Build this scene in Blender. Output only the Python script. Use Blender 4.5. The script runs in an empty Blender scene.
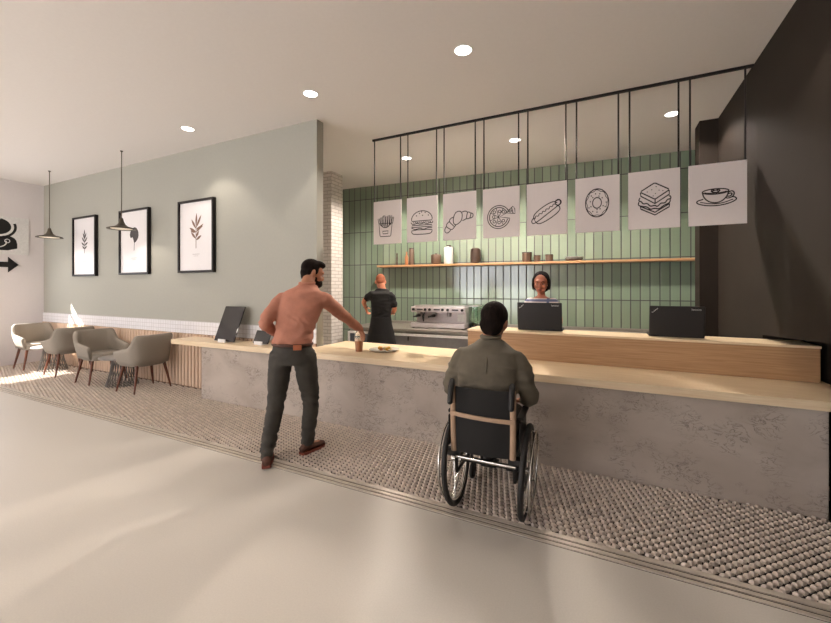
import bpy, bmesh, math, random
from mathutils import Vector, Matrix, noise
random.seed(7)
S = bpy.context.scene
COL = S.collection
PI = math.pi

# ------------------------------------------------------------------ camera
FPX, HC = 386.8, 1.5
YAW = math.radians(26.22)
cs, sn = math.cos(YAW), math.sin(YAW)
cam_d = bpy.data.cameras.new('camera'); cam = bpy.data.objects.new('camera', cam_d); COL.objects.link(cam)
cam.location = (0, 0, HC); cam.rotation_euler = (PI/2, 0, YAW)
cam_d.lens = FPX/831*36; cam_d.sensor_width = 36; cam_d.shift_y = -(311.5-287.5)/831
cam_d.clip_start = 0.05
S.camera = cam
S.view_settings.view_transform = 'Standard'; S.view_settings.look = 'None'
S.view_settings.gamma = 1; S.view_settings.exposure = 0.1; S.view_settings.use_curve_mapping = False

def at(px, py, d):
    """world point seen at a photo pixel, d metres in front of the lens plane"""
    l = (px-415.5)/FPX*d
    return Vector((l*cs-d*sn, l*sn+d*cs, HC-(py-287.5)*d/FPX))

# ------------------------------------------------------------------ materials
def lin(c):
    return tuple(((v/255)/12.92 if v/255 <= .04045 else ((v/255+.055)/1.055)**2.4) for v in c)+(1,)
def newmat(name):
    m = bpy.data.materials.new(name); m.use_nodes = True
    nt = m.node_tree; return m, nt, nt.nodes['Principled BSDF']
def N(nt, t, **kw):
    n = nt.nodes.new(t)
    for k, v in kw.items():
        if k in n.inputs.keys() if hasattr(n.inputs, 'keys') else False: n.inputs[k].default_value = v
        else: setattr(n, k, v)
    return n
def mat(name, c, rough=.6, metal=0, var=.06, scale=30, bump=0.0, bscale=200, alpha=1, trans=0, stretch=(1,1,1), c2=None, emit=None, spec=None):
    m, nt, b = newmat(name)
    L = nt.links.new
    tc = N(nt, 'ShaderNodeTexCoord'); mp = N(nt, 'ShaderNodeMapping'); mp.inputs['Scale'].default_value = stretch
    L(tc.outputs['Object'], mp.inputs['Vector'])
    nz = N(nt, 'ShaderNodeTexNoise'); nz.inputs['Scale'].default_value = scale; nz.inputs['Detail'].default_value = 4
    L(mp.outputs[0], nz.inputs['Vector'])
    cr = N(nt, 'ShaderNodeValToRGB'); a = lin(c)
    lo = [v*(1-var) for v in a[:3]]+[1]; hi = [min(1, v*(1+var)) for v in a[:3]]+[1]
    if c2: lo = lin(c2); hi = a
    cr.color_ramp.elements[0].position = .3; cr.color_ramp.elements[1].position = .7
    cr.color_ramp.elements[0].color = lo; cr.color_ramp.elements[1].color = hi
    L(nz.outputs['Fac'], cr.inputs[0]); L(cr.outputs[0], b.inputs['Base Color'])
    b.inputs['Roughness'].default_value = rough; b.inputs['Metallic'].default_value = metal
    if spec is not None: b.inputs['Specular IOR Level'].default_value = spec
    if trans: b.inputs['Transmission Weight'].default_value = trans
    if bump:
        n2 = N(nt, 'ShaderNodeTexNoise'); n2.inputs['Scale'].default_value = bscale; n2.inputs['Detail'].default_value = 3
        L(mp.outputs[0], n2.inputs['Vector'])
        bp = N(nt, 'ShaderNodeBump'); bp.inputs['Strength'].default_value = bump; bp.inputs['Distance'].default_value = .01
        L(n2.outputs['Fac'], bp.inputs['Height']); L(bp.outputs[0], b.inputs['Normal'])
    if emit:
        b.inputs['Emission Color'].default_value = lin(emit[0]); b.inputs['Emission Strength'].default_value = emit[1]
    return m

def grid_mat(name, base, joint, cw, ch, jw, axes=(0, 2), offset=.0, rough=.3, jrough=.7, bump=.4, var=.12, spec=.5, wob=0):
    """tiles / bricks laid in object space; cw, ch the pitch, jw the joint width; offset shifts alternate courses"""
    m, nt, b = newmat(name); L = nt.links.new
    def M(op, a, bb=None, cc=None):
        n = nt.nodes.new('ShaderNodeMath'); n.operation = op
        for i, v in enumerate((a, bb, cc)):
            if v is None: continue
            if isinstance(v, (int, float)): n.inputs[i].default_value = v
            else: L(v, n.inputs[i])
        return n.outputs[0]
    tc = N(nt, 'ShaderNodeTexCoord'); sp = N(nt, 'ShaderNodeSeparateXYZ'); L(tc.outputs['Object'], sp.inputs[0])
    u, v = sp.outputs[axes[0]], sp.outputs[axes[1]]
    if axes == 'box':
        pass
    row = M('FLOOR', M('DIVIDE', v, ch))
    uu = M('ADD', M('DIVIDE', u, cw), M('MULTIPLY', row, offset))
    colm = M('FLOOR', uu)
    fu = M('MULTIPLY', M('SUBTRACT', uu, colm), cw); fv = M('MULTIPLY', M('FRACT', M('DIVIDE', v, ch)), ch)
    du = M('MINIMUM', fu, M('SUBTRACT', cw, fu)); dv = M('MINIMUM', fv, M('SUBTRACT', ch, fv))
    dd = M('MINIMUM', du, dv)
    mr = N(nt, 'ShaderNodeMapRange'); mr.inputs['From Min'].default_value = jw*.4; mr.inputs['From Max'].default_value = jw*.75
    L(dd, mr.inputs['Value']); k = mr.outputs[0]
    cb = N(nt, 'ShaderNodeCombineXYZ'); L(colm, cb.inputs[0]); L(row, cb.inputs[1])
    wn = N(nt, 'ShaderNodeTexWhiteNoise', noise_dimensions='3D'); L(cb.outputs[0], wn.inputs['Vector'])
    cr = N(nt, 'ShaderNodeValToRGB'); a = lin(base)
    cr.color_ramp.elements[0].color = [x*(1-var) for x in a[:3]]+[1]; cr.color_ramp.elements[1].color = [min(1, x*(1+var)) for x in a[:3]]+[1]
    L(wn.outputs['Value'], cr.inputs[0])
    mx = N(nt, 'ShaderNodeMix', data_type='RGBA'); L(k, mx.inputs['Factor'])
    mx.inputs[6].default_value = lin(joint); L(cr.outputs[0], mx.inputs[7]); L(mx.outputs[2], b.inputs['Base Color'])
    m2 = N(nt, 'ShaderNodeMapRange'); m2.inputs['To Min'].default_value = jrough; m2.inputs['To Max'].default_value = rough
    L(k, m2.inputs['Value']); L(m2.outputs[0], b.inputs['Roughness'])
    bp = N(nt, 'ShaderNodeBump'); bp.inputs['Strength'].default_value = bump; bp.inputs['Distance'].default_value = .004
    h = k
    if wob:
        nz = N(nt, 'ShaderNodeTexNoise'); nz.inputs['Scale'].default_value = 7; L(tc.outputs['Object'], nz.inputs['Vector'])
        h = M('ADD', M('ADD', k, M('MULTIPLY', nz.outputs['Fac'], wob)), M('MULTIPLY', wn.outputs['Value'], 0))
    L(h, bp.inputs['Height']); L(bp.outputs[0], b.inputs['Normal'])
    b.inputs['Specular IOR Level'].default_value = spec
    if 'green' in name: b.inputs['IOR'].default_value = 1.65
    return m

def wood_mat(name, c1, c2, rough=.45, sx=(.6, 12, 12), bump=.05):
    m, nt, b = newmat(name); L = nt.links.new
    tc = N(nt, 'ShaderNodeTexCoord'); mp = N(nt, 'ShaderNodeMapping'); mp.inputs['Scale'].default_value = sx
    L(tc.outputs['Object'], mp.inputs[0])
    nz = N(nt, 'ShaderNodeTexNoise'); nz.inputs['Scale'].default_value = 6; nz.inputs['Detail'].default_value = 8; nz.inputs['Distortion'].default_value = .6
    L(mp.outputs[0], nz.inputs['Vector'])
    cr = N(nt, 'ShaderNodeValToRGB'); cr.color_ramp.elements[0].position = .32; cr.color_ramp.elements[1].position = .68
    cr.color_ramp.elements[0].color = lin(c1); cr.color_ramp.elements[1].color = lin(c2)
    L(nz.outputs['Fac'], cr.inputs[0]); L(cr.outputs[0], b.inputs['Base Color'])
    bp = N(nt, 'ShaderNodeBump'); bp.inputs['Strength'].default_value = bump; L(nz.outputs['Fac'], bp.inputs['Height']); L(bp.outputs[0], b.inputs['Normal'])
    b.inputs['Roughness'].default_value = rough
    return m

def stone_mat():
    m, nt, b = newmat('pitted_stone'); L = nt.links.new
    tc = N(nt, 'ShaderNodeTexCoord')
    n1 = N(nt, 'ShaderNodeTexNoise'); n1.inputs['Scale'].default_value = 1.8; n1.inputs['Detail'].default_value = 8; n1.inputs['Distortion'].default_value = .5
    mp = N(nt, 'ShaderNodeMapping'); mp.inputs['Scale'].default_value = (.9, 1, 1.6); L(tc.outputs['Object'], mp.inputs[0]); L(mp.outputs[0], n1.inputs['Vector'])
    c1 = N(nt, 'ShaderNodeValToRGB'); c1.color_ramp.elements[0].position = .35; c1.color_ramp.elements[1].position = .65
    c1.color_ramp.elements[0].color = lin((172, 159, 147)); c1.color_ramp.elements[1].color = lin((192, 180, 168)); L(n1.outputs['Fac'], c1.inputs[0])
    n2 = N(nt, 'ShaderNodeTexNoise'); n2.inputs['Scale'].default_value = 10; n2.inputs['Detail'].default_value = 6; n2.inputs['Distortion'].default_value = 1.6; n2.inputs['Roughness'].default_value = .6
    L(mp.outputs[0], n2.inputs['Vector'])
    # thin broken dark veins where the noise crosses its middle
    s = N(nt, 'ShaderNodeMath', operation='SUBTRACT'); L(n2.outputs['Fac'], s.inputs[0]); s.inputs[1].default_value = .5
    ab = N(nt, 'ShaderNodeMath', operation='ABSOLUTE'); L(s.outputs[0], ab.inputs[0])
    r = N(nt, 'ShaderNodeMapRange'); r.inputs['From Min'].default_value = .0; r.inputs['From Max'].default_value = .026
    r.inputs['To Min'].default_value = 1; r.inputs['To Max'].default_value = 0; L(ab.outputs[0], r.inputs['Value'])
    n3 = N(nt, 'ShaderNodeTexNoise'); n3.inputs['Scale'].default_value = 4.2; n3.inputs['Detail'].default_value = 5; L(tc.outputs['Object'], n3.inputs['Vector'])
    r3 = N(nt, 'ShaderNodeMapRange'); r3.inputs['From Min'].default_value = .46; r3.inputs['From Max'].default_value = .58; L(n3.outputs['Fac'], r3.inputs['Value'])
    mu = N(nt, 'ShaderNodeMath', operation='MULTIPLY'); L(r.outputs[0], mu.inputs[0]); L(r3.outputs[0], mu.inputs[1])
    mu2 = N(nt, 'ShaderNodeMath', operation='MULTIPLY'); L(mu.outputs[0], mu2.inputs[0]); mu2.inputs[1].default_value = .75
    mx = N(nt, 'ShaderNodeMix', data_type='RGBA'); L(mu2.outputs[0], mx.inputs['Factor']); L(c1.outputs[0], mx.inputs[6]); mx.inputs[7].default_value = lin((88, 78, 74))
    L(mx.outputs[2], b.inputs['Base Color'])
    bp = N(nt, 'ShaderNodeBump'); bp.inputs['Strength'].default_value = .3; bp.inputs['Distance'].default_value = .004; bp.invert = True
    L(mu.outputs[0], bp.inputs['Height']); L(bp.outputs[0], b.inputs['Normal'])
    b.inputs['Roughness'].default_value = .75
    return m

M = {}
M['floor'] = mat('polished_cream_floor', (204, 198, 189), rough=.38, var=.035, scale=120, spec=.35)
M['ceiling'] = mat('white_ceiling_paint', (236, 231, 227), rough=.9, var=.01)
M['wall_left'] = mat('off_white_wall_paint', (232, 226, 226), rough=.85, var=.01)
M['sage'] = mat('sage_wall_paint', (168, 167, 157), rough=.8, var=.015)
M['dark'] = mat('dark_brown_wall_paint', (43, 36, 30), rough=.75, var=.06, scale=3, spec=.2)
M['black_trim'] = mat('black_trim_paint', (25, 22, 20), rough=.6)
M['green'] = grid_mat('green_glazed_tiles', (128, 146, 126), (30, 38, 31), .133, .67, .014, rough=.14, jrough=.9, bump=.4, var=.12, spec=1.0, wob=.25)
M['whitetile'] = grid_mat('white_square_tiles', (230, 228, 230), (196, 192, 190), .062, .062, .005, rough=.3, bump=.3, var=.03)
M['brick_x'] = grid_mat('white_painted_brick', (216, 210, 204), (176, 168, 160), .19, .062, .010, axes=(0, 2), offset=.5, rough=.8, bump=.9, var=.06)
M['brick_y'] = grid_mat('white_painted_brick_side', (216, 210, 204), (176, 168, 160), .19, .062, .010, axes=(1, 2), offset=.5, rough=.8, bump=.9, var=.06)
M['slat'] = wood_mat('pale_slat_wood', (214, 184, 158), (232, 206, 182), sx=(10, 10, .6))
M['slatback'] = mat('slat_backing', (150, 120, 98), rough=.8)
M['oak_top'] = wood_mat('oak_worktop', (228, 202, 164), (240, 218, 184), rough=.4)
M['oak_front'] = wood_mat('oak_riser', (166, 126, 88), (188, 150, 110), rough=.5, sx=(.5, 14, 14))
M['oak_shelf'] = wood_mat('oak_shelf', (176, 132, 92), (198, 156, 112), rough=.5)
M['stone'] = stone_mat()
M['stud'] = mat('grey_beige_relief_tile', (212, 198, 186), rough=.5, var=.16, scale=18)
M['grout'] = mat('dark_grout', (46, 40, 37), rough=.9)
M['metal_strip'] = mat('brushed_metal_strip', (205, 195, 182), rough=.4, metal=.3)
M['groove'] = mat('strip_groove', (60, 50, 42), rough=.8)
M['black'] = mat('matt_black_metal', (24, 22, 21), rough=.5, metal=.2)
M['rod'] = mat('black_steel_rod', (30, 24, 22), rough=.5)
M['panel'] = mat('pale_sign_board', (226, 216, 212), rough=.7, var=.01)
M['ink'] = mat('dark_ink', (44, 36, 33), rough=.8)
M['lampwhite'] = mat('lit_diffuser', (255, 255, 255), emit=((255, 250, 242), 9))
M['lampring'] = mat('white_lamp_ring', (235, 232, 226), rough=.5)
M['pendant'] = mat('olive_brown_lamp_metal', (88, 80, 66), rough=.45, metal=.3)
M['pend_in'] = mat('pendant_inside', (250, 240, 220), emit=((255, 226, 190), .12))
M['frame'] = mat('black_gloss_frame', (26, 20, 19), rough=.35, spec=.3)
M['print'] = mat('white_print_paper', (236, 232, 232), rough=.25, var=.01)
M['leafbrown'] = mat('brown_leaf_ink', (128, 100, 86), rough=.8)
M['leafdark'] = mat('dark_leaf_ink', (76, 70, 70), rough=.8)
M['greyink'] = mat('grey_caption_ink', (176, 170, 168), rough=.8)
M['chairfab'] = mat('taupe_chair_fabric', (152, 143, 131), rough=.9, var=.06, scale=200, bump=.15, bscale=400)
M['walnut'] = wood_mat('walnut_leg', (88, 46, 26), (112, 62, 36), rough=.4, sx=(14, 14, 1))
M['wire'] = mat('grey_wire', (104, 98, 92), rough=.5, metal=.3)
M['tabletop'] = mat('grey_tabletop', (150, 144, 138), rough=.5)
M['steel'] = mat('brushed_steel', (196, 192, 190), rough=.3, metal=.8)
M['steelpanel'] = mat('pale_machine_enamel', (206, 198, 198), rough=.3, metal=.2)
M['bench'] = mat('grey_bench_steel', (140, 134, 126), rough=.4, metal=.3)
M['cabdoor'] = mat('grey_cabinet_door', (118, 118, 120), rough=.5)
M['cabdark'] = mat('blue_grey_cabinet_door', (78, 84, 96), rough=.4)
M['white'] = mat('white_enamel', (232, 230, 228), rough=.4)
M['glass'] = mat('pale_green_glass', (214, 236, 224), rough=.02, trans=1, var=0)
M['laptop'] = mat('black_laptop_shell', (26, 23, 23), rough=.45, var=.05)
M['screen'] = mat('dark_glossy_screen', (34, 32, 34), rough=.08, spec=.6)
M['silver'] = mat('silver_mark', (200, 198, 196), rough=.4)
M['redmark'] = mat('red_mark', (170, 60, 50), rough=.5)
M['canbrown'] = mat('brown_ceramic', (98, 78, 64), rough=.4)
M['canterra'] = mat('amber_bottle', (160, 104, 66), rough=.3)
M['canwhite'] = mat('white_ceramic', (228, 228, 222), rough=.35)
M['candark'] = mat('dark_brown_ceramic', (74, 58, 50), rough=.3)
M['canlid'] = mat('dark_lid', (60, 50, 44), rough=.5)
M['plate'] = mat('white_plate_glaze', (226, 220, 208), rough=.2)
M['food_y'] = mat('yellow_food', (222, 172, 60), rough=.5, var=.2)
M['food_w'] = mat('cream_food', (236, 220, 180), rough=.5, var=.1)
M['food_b'] = mat('brown_food', (150, 92, 40), rough=.6, var=.2)
M['drink'] = mat('iced_coffee', (164, 112, 80), rough=.35)
M['foam'] = mat('milk_foam', (222, 196, 168), rough=.5)
M['cupclear'] = mat('clear_cup_plastic', (240, 240, 240), rough=.08, trans=.9, var=0)
M['skin_m'] = mat('tan_skin', (178, 122, 92), rough=.5, var=.05)
M['skin_w'] = mat('brown_skin', (172, 106, 80), rough=.42, var=.04)
M['skin_b'] = mat('fair_ruddy_skin', (204, 132, 98), rough=.5, var=.05)
M['hair'] = mat('dark_brown_hair', (26, 17, 12), rough=.85, spec=.15, var=.3, scale=60, bump=.6, bscale=90, stretch=(1, 1, .3))
M['hair2'] = mat('black_hair', (18, 13, 11), rough=.85, spec=.15, var=.3, scale=80, bump=.6, bscale=120)
M['hairshort'] = mat('cropped_ginger_hair', (160, 92, 62), rough=.8, var=.1)
M['shirt_pink'] = mat('dusty_salmon_shirt', (184, 124, 102), rough=.85, var=.10, scale=14, bump=.25, bscale=30)
M['shirt_olive'] = mat('olive_brown_shirt', (98, 90, 76), rough=.85, var=.08, scale=14, bump=.25, bscale=30)
M['jeans'] = mat('dark_charcoal_jeans', (62, 58, 52), rough=.85, var=.22, scale=9, bump=.3, bscale=26)
M['belt'] = mat('brown_leather', (84, 46, 30), rough=.5)
M['patch'] = mat('tan_leather_patch', (176, 100, 62), rough=.6)
M['shoe'] = mat('brown_suede', (92, 58, 44), rough=.7)
M['sole'] = mat('reddish_sole', (126, 64, 48), rough=.7)
M['blackcloth'] = mat('black_cloth', (20, 18, 18), rough=.85, var=.2, scale=12, bump=.2, bscale=40)
M['eye_w'] = mat('eye_white', (196, 184, 176), rough=.5)
M['eye_d'] = mat('eye_dark', (28, 18, 14), rough=.1)
M['lip'] = mat('lip', (140, 62, 58), rough=.4)
M['top_w'] = grid_mat('striped_white_top', (226, 214, 206), (92, 98, 132), .3, .05, .026, rough=.8, bump=0, var=.02)
M['rubber'] = mat('black_rubber', (28, 25, 24), rough=.6)
M['canvas'] = mat('black_canvas', (22, 20, 19), rough=.8, bump=.1)
M['tan_tube'] = mat('beige_tube', (176, 146, 120), rough=.45)
M['chrome'] = mat('chrome', (210, 206, 200), rough=.15, metal=1)

# ------------------------------------------------------------------ mesh helpers
class MB:
    def __init__(s): s.v = []; s.f = []; s.m = []
    def add(s, vs, fs, mi=0):
        o = len(s.v); s.v += [tuple(v) for v in vs]; s.f += [tuple(i+o for i in f) for f in fs]; s.m += [mi]*len(fs); return s
    def box(s, x0, x1, y0, y1, z0, z1, mi=0, mtx=None):
        vs = [Vector((x, y, z)) for x in (x0, x1) for y in (y0, y1) for z in (z0, z1)]
        if mtx: vs = [mtx @ v for v in vs]
        return s.add(vs, [(0, 1, 3, 2), (4, 6, 7, 5), (0, 4, 5, 1), (2, 3, 7, 6), (0, 2, 6, 4), (1, 5, 7, 3)], mi)
    def rings(s, rings, cap=True, close=False, mi=0):
        n = len(rings[0]); vs = [p for r in rings for p in r]; fs = []
        R = len(rings)
        for i in range(R if close else R-1):
            for j in range(n):
                a = i*n+j; b = i*n+(j+1) % n; c = ((i+1) % R)*n+(j+1) % n; d = ((i+1) % R)*n+j
                fs.append((a, b, c, d))
        if cap and not close:
            fs.append(tuple(range(n-1, -1, -1))); fs.append(tuple((R-1)*n+j for j in range(n)))
        return s.add(vs, fs, mi)
    def tube(s, pts, rad, n=10, cap=True, close=False, mi=0, round_ends=False):
        pts = [Vector(p) for p in pts]
        if isinstance(rad, (int, float)): rad = [rad]*len(pts)
        rings = []; prev = None
        if round_ends and len(pts) > 1:
            d0 = (pts[0]-pts[1]).normalized(); d1 = (pts[-1]-pts[-2]).normalized()
            a = [(pts[0]+d0*rad[0]*q, rad[0]*w) for q, w in ((.95, .3), (.7, .71), (.38, .92))]
            b = [(pts[-1]+d1*rad[-1]*q, rad[-1]*w) for q, w in ((.38, .92), (.7, .71), (.95, .3))]
            pts = [p for p, _ in a]+pts+[p for p, _ in b]; rad = [r for _, r in a]+list(rad)+[r for _, r in b]
        P = len(pts)
        for i, p in enumerate(pts):
            if close: t = pts[(i+1) % P]-pts[i-1]
            else: t = pts[min(i+1, P-1)]-pts[max(i-1, 0)]
            t.normalize()
            if prev is None:
                u = t.orthogonal().normalized()
            else:
                u = (prev-t*prev.dot(t)).normalized()
            prev = u; w = t.cross(u)
            rings.append([p+(u*math.cos(2*PI*k/n)+w*math.sin(2*PI*k/n))*rad[i] for k in range(n)])
        return s.rings(rings, cap, close, mi)
    def ell(s, c, r, mtx=None, nu=16, nv=10, mi=0):
        c = Vector(c); rings = []
        for i in range(1, nv):
            th = PI*i/nv
            ring = []
            for k in range(nu):
                ph = 2*PI*k/nu
                p = Vector((math.sin(th)*math.cos(ph)*r[0], math.sin(th)*math.sin(ph)*r[1], math.cos(th)*r[2]))
                ring.append((mtx @ (c+p)) if mtx else c+p)
            rings.append(ring)
        return s.rings(rings[::-1], True, False, mi)
    def lathe(s, prof, c=(0, 0, 0), n=24, mi=0, cap=True):
        rings = [[(c[0]+r*math.cos(2*PI*k/n), c[1]+r*math.sin(2*PI*k/n), c[2]+z) for k in range(n)] for r, z in prof]
        return s.rings(rings, cap, False, mi)
    def ribbon(s, pts, w, T, th=.0015, close=False):
        """a flat drawn line on a board; T maps (u, v, h) to space"""
        P = len(pts)
        if P < 2: return s
        L = []; R = []
        for i in range(P):
            if close: a, b = pts[i-1], pts[(i+1) % P]
            else: a, b = pts[max(0, i-1)], pts[min(P-1, i+1)]
            dx, dy = b[0]-a[0], b[1]-a[1]; l = math.hypot(dx, dy) or 1
            nx, ny = -dy/l*w/2, dx/l*w/2
            L.append((pts[i][0]+nx, pts[i][1]+ny)); R.append((pts[i][0]-nx, pts[i][1]-ny))
        rings = [[T(*L[i], th), T(*R[i], th), T(*R[i], 0), T(*L[i], 0)] for i in range(P)]
        return s.rings(rings, not close, close)
    def poly(s, pts, T, th=.0015):
        n = len(pts)
        return s.add([T(u, v, th) for u, v in pts]+[T(u, v, 0) for u, v in pts],
                     [tuple(range(n)), tuple(range(2*n-1, n-1, -1))]+[(i, n+i, n+(i+1) % n, (i+1) % n) for i in range(n)])
    def mesh(s, name):
        me = bpy.data.meshes.new(name); me.from_pydata(s.v, [], s.f); me.update(); return me

def finish(me, fixn=True):
    if fixn:
        bm = bmesh.new(); bm.from_mesh(me); bmesh.ops.recalc_face_normals(bm, faces=bm.faces); bm.to_mesh(me); bm.free()
def obj(name, mb, m, parent=None, smooth=False, bevel=0, fixn=True, mats=None, seg=2):
    me = mb.mesh(name); finish(me, fixn)
    if mats:
        for x in mats: me.materials.append(M[x])
        for p, i in zip(me.polygons, mb.m): p.material_index = i
    else: me.materials.append(M[m] if isinstance(m, str) else m)
    o = bpy.data.objects.new(name, me); COL.objects.link(o)
    if parent: o.parent = parent
    if bevel:
        b = o.modifiers.new('bevel', 'BEVEL'); b.width = bevel; b.segments = seg; b.limit_method = 'ANGLE'; b.angle_limit = .6
    if smooth:
        for p in me.polygons: p.use_smooth = True
        if smooth != 'all':
            bm = bmesh.new(); bm.from_mesh(me)
            for e in bm.edges:
                if len(e.link_faces) == 2 and e.calc_face_angle(0) > .75: e.smooth = False
            bm.to_mesh(me); bm.free()
    return o
def tag(o, label, cat, group=None, kind=None):
    o['label'] = label; o['category'] = cat
    if group: o['group'] = group
    if kind: o['kind'] = kind
    return o
def thing(name, label, cat, loc=(0, 0, 0), rz=0, group=None):
    o = bpy.data.objects.new(name, None); COL.objects.link(o); o.empty_display_size = .1
    o.location = loc; o.rotation_euler = (0, 0, rz)
    return tag(o, label, cat, group)
def struct(name, mb, m, label=None, **k):
    o = obj(name, mb, m, **k); o['kind'] = 'structure'
    if label: o['label'] = label
    return o
def copy_tree(root, label=None, loc=None, rz=None, group=None):
    r = root.copy(); COL.objects.link(r)
    for ch in list(root.children):
        c = ch.copy(); COL.objects.link(c); c.parent = r
        for g in list(ch.children):
            d = g.copy(); COL.objects.link(d); d.parent = c
    if loc is not None: r.location = loc
    if rz is not None: r.rotation_euler = (0, 0, rz)
    if label: r['label'] = label
    if group: r['group'] = group
    return r
def center_root(root, wc):
    """children were modelled in world space: put the root at wc"""
    wc = Vector(wc); root.location = wc
    for c in root.children:
        c.location = -wc
def arc(cx, cy, rx, ry, a0, a1, n=16):
    return [(cx+rx*math.cos(math.radians(a0+(a1-a0)*i/n)), cy+ry*math.sin(math.radians(a0+(a1-a0)*i/n))) for i in range(n+1)]
def smoothpts(pts, it=2, close=False):
    for _ in range(it):
        q = []
        n = len(pts)
        rng = range(n) if close else range(n-1)
        if not close: q.append(pts[0])
        for i in rng:
            a, b = pts[i], pts[(i+1) % n]
            q.append(tuple(a[k]*.75+b[k]*.25 for k in range(len(a)))); q.append(tuple(a[k]*.25+b[k]*.75 for k in range(len(a))))
        if not close: q.append(pts[-1])
        pts = q
    return pts

# ------------------------------------------------------------------ the room
CZ = 3.57; XL = -10.29; XR = 1.23; YG = 3.73; YB = -8.0
struct('floor', MB().box(XL-.2, XR+.4, YB, 2.372, -.1, 0), 'floor', 'smooth cream floor in front of the counter')
struct('floor_kitchen', MB().box(XL-.2, XR+.4, 3.4, 7.6, -.1, -.002), 'floor')
struct('ceiling', MB().box(XL-.2, XR+.4, YB, 7.6, CZ, CZ+.12), 'ceiling')
# left wall with the high window just outside the picture that lets the sun in
WY0, WY1, WZ0, WZ1 = 2.2, 3.0, 1.05, 2.3
w = MB(); X0, X1 = XL-.12, XL
w.box(X0, X1, WY1, 3.9, 0, CZ).box(X0, X1, WY0, WY1, 0, WZ0).box(X0, X1, WY0, WY1, WZ1, CZ).box(X0, X1, 1.2, WY0, 0, 1.2).box(X0, X1, 1.2, WY0, 1.85, CZ)
w.box(X0, X1, .8, 1.2, 0, CZ).box(X0, X1, -2.2, .8, 0, CZ).box(X0, X1, -6.8, -2.2, 0, .1).box(X0, X1, -6.8, -2.2, 3.1, CZ).box(X0, X1, YB, -6.8, 0, CZ)
struct('wall_left', w, 'wall_left')
struct('wall_partition', MB().box(XL, -3.19, YG, YG+.12, 0, CZ), 'sage', 'sage green partition wall')
# dark wall on the right, with the niche the counter end slots into
w = MB()
w.box(XR, XR+.4, YB, 3.2, 0, CZ).box(XR, XR+.4, 4.38, 7.5, 0, CZ).box(XR+.28, XR+.4, 3.2, 4.38, 0, 1.2)
w.add([(x, y, z) for x in (XR, XR+.4) for y, z in ((3.2, 1.16), (4.38, 1.085), (4.38, CZ), (3.2, CZ))], [(0, 1, 2, 3), (7, 6, 5, 4), (0, 4, 5, 1), (1, 5, 6, 2), (2, 6, 7, 3), (3, 7, 4, 0)])
struct('wall_right', w, 'dark')
struct('wall_pillar', MB().box(1.042, XR, 5.872, 6.14, 0, CZ), 'dark')
w = MB()
w.box(XL, XR, YB-.12, YB, 0, .3).box(XL, XR, YB-.12, YB, 3.1, CZ).box(-1.6, XR, YB-.12, YB, .3, 3.1).box(XL, -9.8, YB-.12, YB, .3, 3.1).box(-6.6, -6.2, YB-.12, YB, .3, 3.1).box(-3.4, -3.1, YB-.12, YB, .3, 3.1)
struct('wall_front', w, 'wall_left')
BA = math.atan2(.412, 6.14); BP = Vector((-4.958, 6.647, 0))
BM = Matrix.Translation(BP) @ Matrix.Rotation(BA, 4, 'Z')
wb = struct('wall_back', MB().box(-.9, 6.6, 0, .1, -.05, CZ+.045), 'green', 'green glazed vertical tile wall'); wb.location = BP+Vector((0, 0, -.045)); wb.rotation_euler = (0, 0, BA)
struct('wall_kitchen', MB().box(-5.45, -5.35, YG+.12, 6.75, 0, CZ), 'wall_left')
c = MB(); c.box(-4.8, -4.375, 5.5, 5.83, 0, CZ-.0)
c.m = [1, 1, 0, 0, 0, 0]
co = struct('wall_column', c, None, 'column of white painted brick', mats=['brick_x', 'brick_y'], fixn=False)
# wainscot: square white tiles over pale wood fluting
struct('trim_1', MB().box(XL, -3.19, YG-.018, YG, .81, .995), 'whitetile', 'band of small white wall tiles', bevel=.003)
t = MB(); t.box(XL, -3.19, YG-.006, YG, 0, .808, mi=0)
x = XL+.03
while x < -3.22:
    t.tube([(x, YG-.008, .02), (x, YG-.008, .805)], .027, n=10, mi=1); x += .079
struct('trim_2', t, None, 'fluted pale wood wall cladding', mats=['slatback', 'slat'], smooth=True)
# floor edge strips
t = MB(); t.box(XL, XR, 2.37, 2.492, -.05, .001, mi=1)
for a, b in ((2.373, 2.396), (2.411, 2.437), (2.453, 2.49)): t.box(XL, XR, a, b, 0, .007, mi=0)
struct('trim_3', t, None, 'metal floor edging', mats=['metal_strip', 'groove'])
struct('trim_4', MB().box(XL, XL+.012, 2.5, 3.7, 0, .07).box(XR-.012, XR, YB, 3.2, 0, .08), 'wall_left')
# relief mosaic: diagonal courses of raised studs
fb = MB(); fb.box(XL, XR+.4, 2.492, YG, -.05, .0, mi=1)
ra, rb = .0400, .0460
c45 = math.sqrt(.5)
def stud(cx, cy, ymax):
    def q(a, b, z):
        return (cx+(a-b)*c45, cy+(a+b)*c45, z)
    A, B, h = rb*.385, ra*.33, .017
    lo = [q(-A, -B, 0), q(A, -B, 0), q(A, B, 0), q(-A, B, 0)]
    mi_ = [q(-A*.92, -B*.92, h*.65), q(A*.92, -B*.92, h*.5), q(A*.92, B*.92, h*.5), q(-A*.92, B*.92, h*.65)]
    hi = [q(-A*.6, -B*.6, h*1.1), q(A*.55, -B*.6, h*.8), q(A*.55, B*.6, h*.8), q(-A*.6, B*.6, h*1.1)]
    cl_ = lambda p: (p[0], min(max(p[1], 2.493), ymax), p[2])
    o = len(fb.v); fb.v += [cl_(p) for p in lo+mi_+hi]
    F = []
    for l in (0, 4):
        for k in range(4): F.append((o+l+k, o+l+(k+1) % 4, o+l+4+(k+1) % 4, o+l+4+k))
    F.append((o+8, o+9, o+10, o+11)); fb.f.extend(F); fb.m.extend([0]*9)
nn = int(16/rb)
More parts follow.
